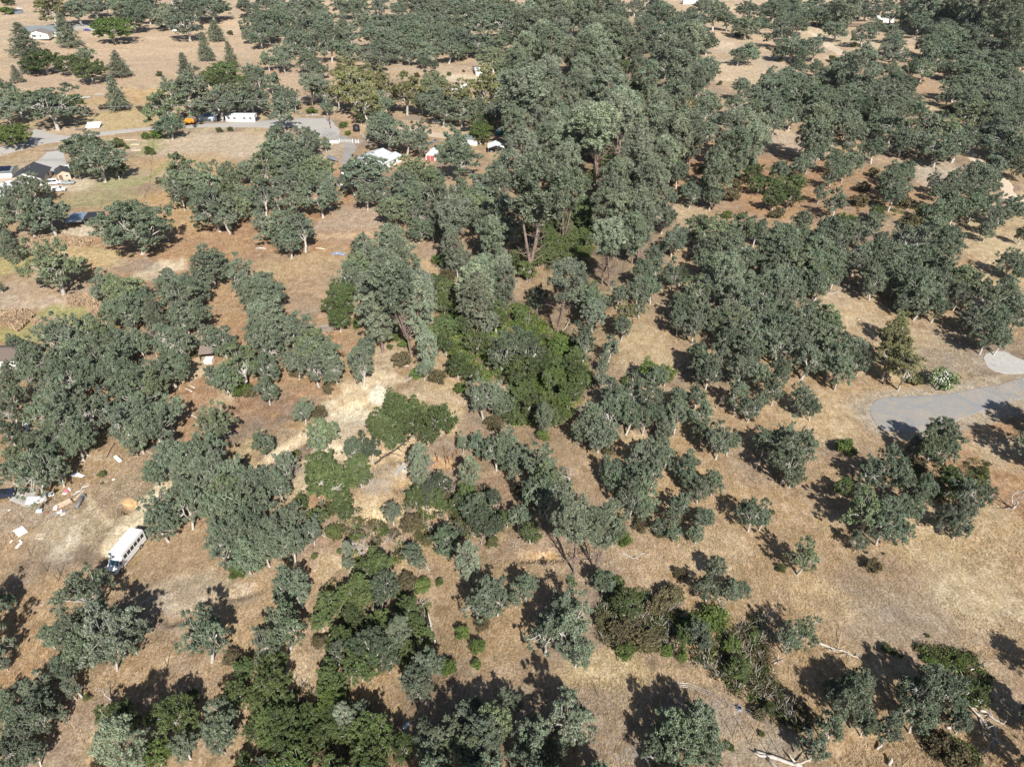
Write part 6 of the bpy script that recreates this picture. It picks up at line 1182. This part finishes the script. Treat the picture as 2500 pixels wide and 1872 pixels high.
tub(t01, 1516, 1243, .75, .5, BLUET, "blue plastic tub, lower left of the two by the lane"); tub(t01, 1550, 1222, .75, .5, BLUET, "blue plastic tub, upper right of the two by the lane"); tub(t32, 1960, 1160, .28, .5, mat("pale_blue_plastic", (.25,.38,.6), .5), "pale blue bucket by the wire mesh fence")
tub(t13, 780, 1103, .3, .3, WHITE, "tiny white bucket alone in the dry clearing"); tub(t01, 1490, 1310, .3, .7, REDP, "small red bin left of the arched shed")
def board_(name, tile, x, y, deg, L_, W_, z, m, label, cat="board", tilt=(0, 0), t=.06):
    o = at(name, tile, x, y, deg, label, cat); o.rotation_euler = (R(tilt[0]), R(tilt[1]), R(deg)); o.location.z += z; MB().box(-L_/2, -W_/2, 0, L_/2, W_/2, t).build("sheet", m, o)
    MB().box(-L_/2, -.03, t+.002, L_/2, .03, t+.03).build("batten", m, o); return o
board_("white_board", t20, 180, 1282, -38, 2.2, 1.5, .12, WHITE, "flat white board lying on the left slope, above a thin post"); board_("white_sheet", t00, 812, 1100, 8, 6.0, 5.0, .9, WHITEM, "large white metal sheet leaning beside the road", "metal sheet", (18, 0))
board_("grey_sheet", t00, 697, 1120, 6, 4.2, 3.2, .2, BOARD, "grey weathered platform just left of the leaning white sheet"); board_("white_board", t20, 310, 1010, 14, 2.9, 1.9, .15, WHITEM, "large white sheet on the ground beside the concrete slab", "metal sheet", (0, 5)); board_("white_board", t20, 430, 970, 22, 1.6, .9, .3, WHITEM, "narrow white sheet half under the oak at the junk", "metal sheet", (8, 5))
board_("white_board", t00, 695, 848, 9, 9.5, 1.2, .2, WHITEM, "long white panel lying by the fence in the upper-left field"); board_("white_board", t00, 862, 820, 9, 5, .9, .2, WHITEM, "short white panel right of the long one in the upper-left field")
o = at("white_box", t20, 1020, 660, -40, "white box with rounded end lying alone above the slope", "box"); MB().box(-.95, -.33, 0, .95, .33, .5).build("shell", WHITE, o, bevel=.08); MB().box(-.9, -.28, .502, .3, .28, .54).build("lid", WHITE, o)
o = at("pale_blue_box", t20, 342, 1105, 15, "small pale blue box below the white sheet", "box"); MB().box(-.5, -.35, 0, .5, .35, .35).build("shell", mat("pale_blue_plastic_box", (.55,.63,.72), .5), o, bevel=.04); MB().box(.51, -.3, .02, .56, .3, .33).build("end_cap", NAVY, o)
o = at("broken_pallet", t20, 352, 1322, 5, "empty pale wooden frame with a broken slat", "frame")
for q in ((-.7,-.55,.7,-.42),(-.7,.42,.7,.55),(-.7,-.42,-.57,.42),(.57,-.42,.7,.42)): MB().box(q[0], q[1], .05, q[2], q[3], .15).build("rail", PALEWOOD, o)
for a in (20, -25): MB().box(-.55, -.05, .16+(a > 0)*.07, .55, .05, .22+(a > 0)*.07, Matrix.Rotation(R(a), 4, 'Z')).build("slat", PALEWOOD, o)
for k, (x0, y0, x1, y1) in enumerate(((630,965,720,910),(660,985,745,900),(700,910,768,850),(650,940,700,925),(720,900,775,880))): log(t20, [(x0, y0), (x1, y1)], .05, .045, ["longest white stick of the lumber pile", "lowest white stick of the lumber pile", "white stick pointing up right of the lumber pile", "short white stick of the lumber pile", "rightmost white stick of the lumber pile"][k], WHITEM, "lumber_stick", 0, "lumber", "white lumber scattered by the culvert pipe")
o = at("culvert_pipe", t20, 700, 1045, 0, "grey corrugated pipe with bright rim lying on the slope", "pipe"); a_ = G(t20, 665, 1085) - o.location; c_ = G(t20, 722, 985) - o.location
up = Vector((0, 0, .35)); MB().tube([a_+up, c_+up], [.3, .32], 16).build("shell", mat("dull_grey_pipe", (.19,.19,.18), .7, noise=.2), o, True)
for t in np.linspace(.05, .9, 9): MB().tube([a_.lerp(c_, t)+up, a_.lerp(c_, t+.03)+up], [.335, .335], 14, False).build("rib", GREYTARP, o)
MB().tube([c_.lerp(a_, .02)+up, c_+up+(c_-a_)*.03], [.46, .46], 16).build("collar", STEEL, o)
rr = random.Random(5)
JM = [WHITE, PINKP, TAN, STEEL, PALEWOOD, BLUET, WHITEM, BOARD, REDP]
JL = ["white carton", "pink tub", "brown board", "grey metal scrap", "raw wood scrap", "blue plastic scrap", "crumpled white sheet", "dark board", "red scrap"]
k = 0
for x, y, s, mi in ((575,935,.45,1),(600,915,.4,0),(560,950,.35,0),(490,1065,.5,0),(478,1090,.4,6),(500,1120,.4,6),(530,1105,.45,0),(560,1110,.35,3),(545,1130,.3,0),(485,1130,.3,3),(600,1010,.4,7),(450,1160,.3,7),(520,1085,.3,8),(410,1115,.25,8),(980,830,.3,0),(230,370,.8,6),(240,400,.7,0),(225,350,.5,6),(448,392,.5,0),(100,1365,.3,0),(180,1365,.35,6),(150,1415,.25,0),(170,1390,.3,0),(80,1095,.25,0),(620,960,.25,4),(650,1000,.3,4)):
    m_ = JM[mi]; o = at("junk_piece", t20, x, y, rr.uniform(0, 180), "", "junk", "junk scattered on the left slope"); mb_ = MB(); a, c_, d = s*rr.uniform(.7, 1.2), s*rr.uniform(.4, .8), s*rr.uniform(.25, .6)
    mb_.box(-a, -c_, 0, a, c_, d).build("shell", m_, o, bevel=.03); MB().box(-a*.8, -c_*.7, d+.002, a*.2, c_*.6, d+.06, Matrix.Rotation(.1, 4, 'Z')).build("flap", m_, o)
    near = min(((math.hypot(x-X, y-Y), n) for X, Y, n in ((345,1105,"pale blue box"),(560,1045,"tan trough"),(330,1010,"white ground sheet"),(180,1280,"flat white board"),(680,795,"white tarpaulin"),(1020,655,"lone white box"),(120,480,"dark left-edge oak"))))[1]
    dx = {"pale blue box":(345,1105),"tan trough":(560,1045),"white ground sheet":(330,1010),"flat white board":(180,1280),"white tarpaulin":(680,795),"lone white box":(1020,655),"dark left-edge oak":(120,480)}[near]
    dr = ("right of" if x > dx[0] else "left of") if abs(x-dx[0]) > abs(y-dx[1]) else ("below" if y > dx[1] else "above")
    key = (mi, dr, near); cnt = globals().setdefault("JC", {}); cnt[key] = cnt.get(key, 0)+1
    o["label"] = f"{JL[mi]} {dr} the {near}" + ("" if cnt[key] == 1 else ", " + ["", "second such piece", "third such piece", "fourth such piece", "fifth such piece"][cnt[key]-1])
o = at("wooden_trough", t20, 560, 1045, 48, "tan open wooden trough in the junk heap", "trough")
MB().box(-1.1,-.45,.1,1.1,.45,.18).build("floor_board", TAN, o); [MB().box(-1.1, y, .181, 1.1, y+.06, .5).build("side_board", TAN, o) for y in (-.45,.39)]; [MB().box(x,-.388,.181,x+.06,.388,.5).build("end_board", TAN, o) for x in (-1.1,1.04)]
def rag(tile, x, y, deg, L_, W_, hh, m, label, seed, name="tarpaulin", cat="tarpaulin"):
    o = at(name, tile, x, y, deg, label, cat); r_ = np.random.default_rng(seed); nx, ny = 14, 8; V, F = [], []
    for i in range(nx):
        for j in range(ny): u_, v_ = i/(nx-1)*2-1, j/(ny-1)*2-1; V.append((u_*L_/2+r_.normal(0, .04*L_), v_*W_/2*(1-.3*abs(u_))+r_.normal(0, .05*W_), .05+hh*max(0, 1-u_*u_*.7-v_*v_*.7)*r_.uniform(.5, 1.2)))
    for i in range(nx-1):
        for j in range(ny-1): F.append((i*ny+j, (i+1)*ny+j, (i+1)*ny+j+1, i*ny+j+1))
    MB().add(V, F).build("cloth", m, o); return o
rag(t20, 670, 795, -8, 2.7, .9, .5, WHITEM, "crumpled white tarpaulin under the oak edge", 1); rag(t11, 720, 545, -8, 4.2, 1.4, .9, mat("grey_blue_tarp", (.22,.24,.31), .6, noise=.3), "heap of grey tarpaulin and debris on the brown field", 2, "debris_heap", "debris"); rag(t11, 560, 495, -18, 3.3, .5, .3, PALEWOOD, "pale plank heap left of the grey debris", 3, "plank_heap", "planks")
rag(t11, 45, 492, -3, 3.2, .3, .2, WHITEM, "long white plastic strip beside the oak trunk", 4); rag(t11, 237, 556, -30, 2.4, .4, .2, BOARD, "grey plank heap below the leaning oaks", 5, "plank_heap", "planks"); rag(t31, 1455, 1020, 32, 1.3, .5, .4, WHITE, "white rag at the shadow edge below the small oak", 6); rag(t31, 1300, 1300, 60, 1.1, .5, .4, mat("pale_blue_cloth", (.55,.68,.78), .8), "pale blue-white rag in deep shade", 7)
o = at("ladder_rack", t20, 762, 75, 10, "small white ladder frame under the oak crowns", "ladder")
for x in (-.25,.25): MB().box(x-.03, -.03, 0, x+.03, .03, 1.7, Matrix.Rotation(.3, 4, 'X')).build("rail", WHITE, o)
for z in (.3,.7,1.1,1.5): MB().box(-.22, -.025, z, .22, .025, z+.05, Matrix.Rotation(.3, 4, 'X')).build("rung", WHITE, o)
# pit in the bank: timbered dark back and pale lip
o = at("tan_boulder", t20, 1120, 1035, -20, "pale tan undercut block of earth beside the dirt track", "boulder"); m = MB(); rr = random.Random(8); V = []
for z, s in ((-.6,1.0),(.25,1.05),(.5,.85),(.55,.4)):
    for k in range(10): a = k*.628; q = s*(1+rr.gauss(0, .07)); V.append((1.55*q*math.cos(a), .85*q*math.sin(a), z+rr.gauss(0, .05)))
F = [(i*10+k, i*10+(k+1) % 10, (i+1)*10+(k+1) % 10, (i+1)*10+k) for i in range(3) for k in range(10)]+[tuple(range(30,40))]; m.add(V, F).build("block", mat("tan_earth", (.50,.33,.17), .95, noise=.2, scale=2, bump=.5), o)
o = at("stone_wall", t21, 1245, 745, 70, "pale broken concrete footing on the orange terrace", "footing"); rr = random.Random(3)
for k in range(7): MB().box(-1.6+k*.47, -.25+rr.gauss(0, .05), -.2, -1.6+k*.47+.42, .25+rr.gauss(0, .05), .45+rr.gauss(0, .1)).build("block", CONC, o, bevel=.04)
o = at("pallet", t21, 1490, 700, 50, "grey slatted pallet leaning behind the small pine", "pallet")
for k in range(7): MB().box(-1.1, -.8+k*.25, .25+k*.02, 1.1, -.66+k*.25, .3+k*.02).build("slat", BOARD, o)
for x in (-1.0, 0, .9): MB().box(x, -.8, .02, x+.1, .84, .23).build("bearer", BOARD, o)
# garden beds by the road
for x, y, w_, lab in ((1010,1315,5.5,"long timber-edged garden bed below the round bush"),(1180,1300,4,"short timber-edged garden bed by the green trees"),(1170,1250,3.4,"raised garden bed in the middle of the garden"),(1135,1205,5,"dark row of planters at the top of the garden")):
    o = at("garden_bed", t00, x, y, 6, lab, "garden bed")
    for a in ((-w_/2,-.7,w_/2,-.6),(-w_/2,.6,w_/2,.7)): MB().box(a[0], a[1], -.2, a[2], a[3], .3).build("side_board", PALEWOOD, o)
    for x_ in (-w_/2+.002, w_/2-.102): MB().box(x_, -.598, -.2, x_+.1, .598, .3).build("end_board", PALEWOOD, o)
    MB().box(-w_/2+.11, -.59, -.2, w_/2-.11, .59, .22).build("soil", POSTW if "dark" in lab else TWIG, o)
# little stones and scraps over the eroded ground
rs = np.random.default_rng(12); V, F = [], []; base = 0
for tile, poly, n in ((t20,[(700,600),(1300,600),(1200,1100),(500,1250),(100,1400),(0,1000),(500,900)],500),(t21,[(650,100),(1050,50),(1050,400),(800,480),(300,700),(100,650)],600),(t21,[(900,600),(1700,650),(1350,1150),(850,1150)],600),(t22,[(0,1300),(1300,1400),(1300,1600),(0,1650)],400),(t11,[(450,300),(1080,250),(1080,420),(450,400)],350)):
    for x, y, z in region(tile, poly, n, int(rs.integers(1e6))):
        s = rs.uniform(.04, .14); q = rdir(rs, 6)*s; o6 = np.array([(1,0,0),(-1,0,0),(0,1,0),(0,-1,0),(0,0,1),(0,0,-1)])*s + q*.35 + (x, y, z+s*.3); V += [tuple(p) for p in o6]
        F += [(base+a, base+b_, base+c) for a, b_, c in ((0,2,4),(2,1,4),(1,3,4),(3,0,4),(2,0,5),(1,2,5),(3,1,5),(0,3,5))]; base += 6
tag(link(bpy.data.objects.new("loose_stones", np_mesh("loose_stones", np.array(V), np.array(F), 3, mat("stone", (.45,.38,.30), .9, noise=.3)))), "loose stones and clods over the eroded soil", "stones", kind="stuff")

# ------------------------------------------------------------------ air
hm = bpy.data.materials.new("air"); hm.use_nodes = True; N, L = nodes(hm); N.remove(N["Principled BSDF"])
pv = N.new("ShaderNodeVolumePrincipled"); pv.inputs["Color"].default_value = (.72, .86, 1.0, 1); pv.inputs["Density"].default_value = .00004; pv.inputs["Anisotropy"].default_value = .2
L.new(pv.outputs[0], N["Material Output"].inputs["Volume"])
tag(MB().box(-6500, -330, -14, 6500, 9500, 96).build("haze", hm), "thin air veiling the far woods", kind="stuff")
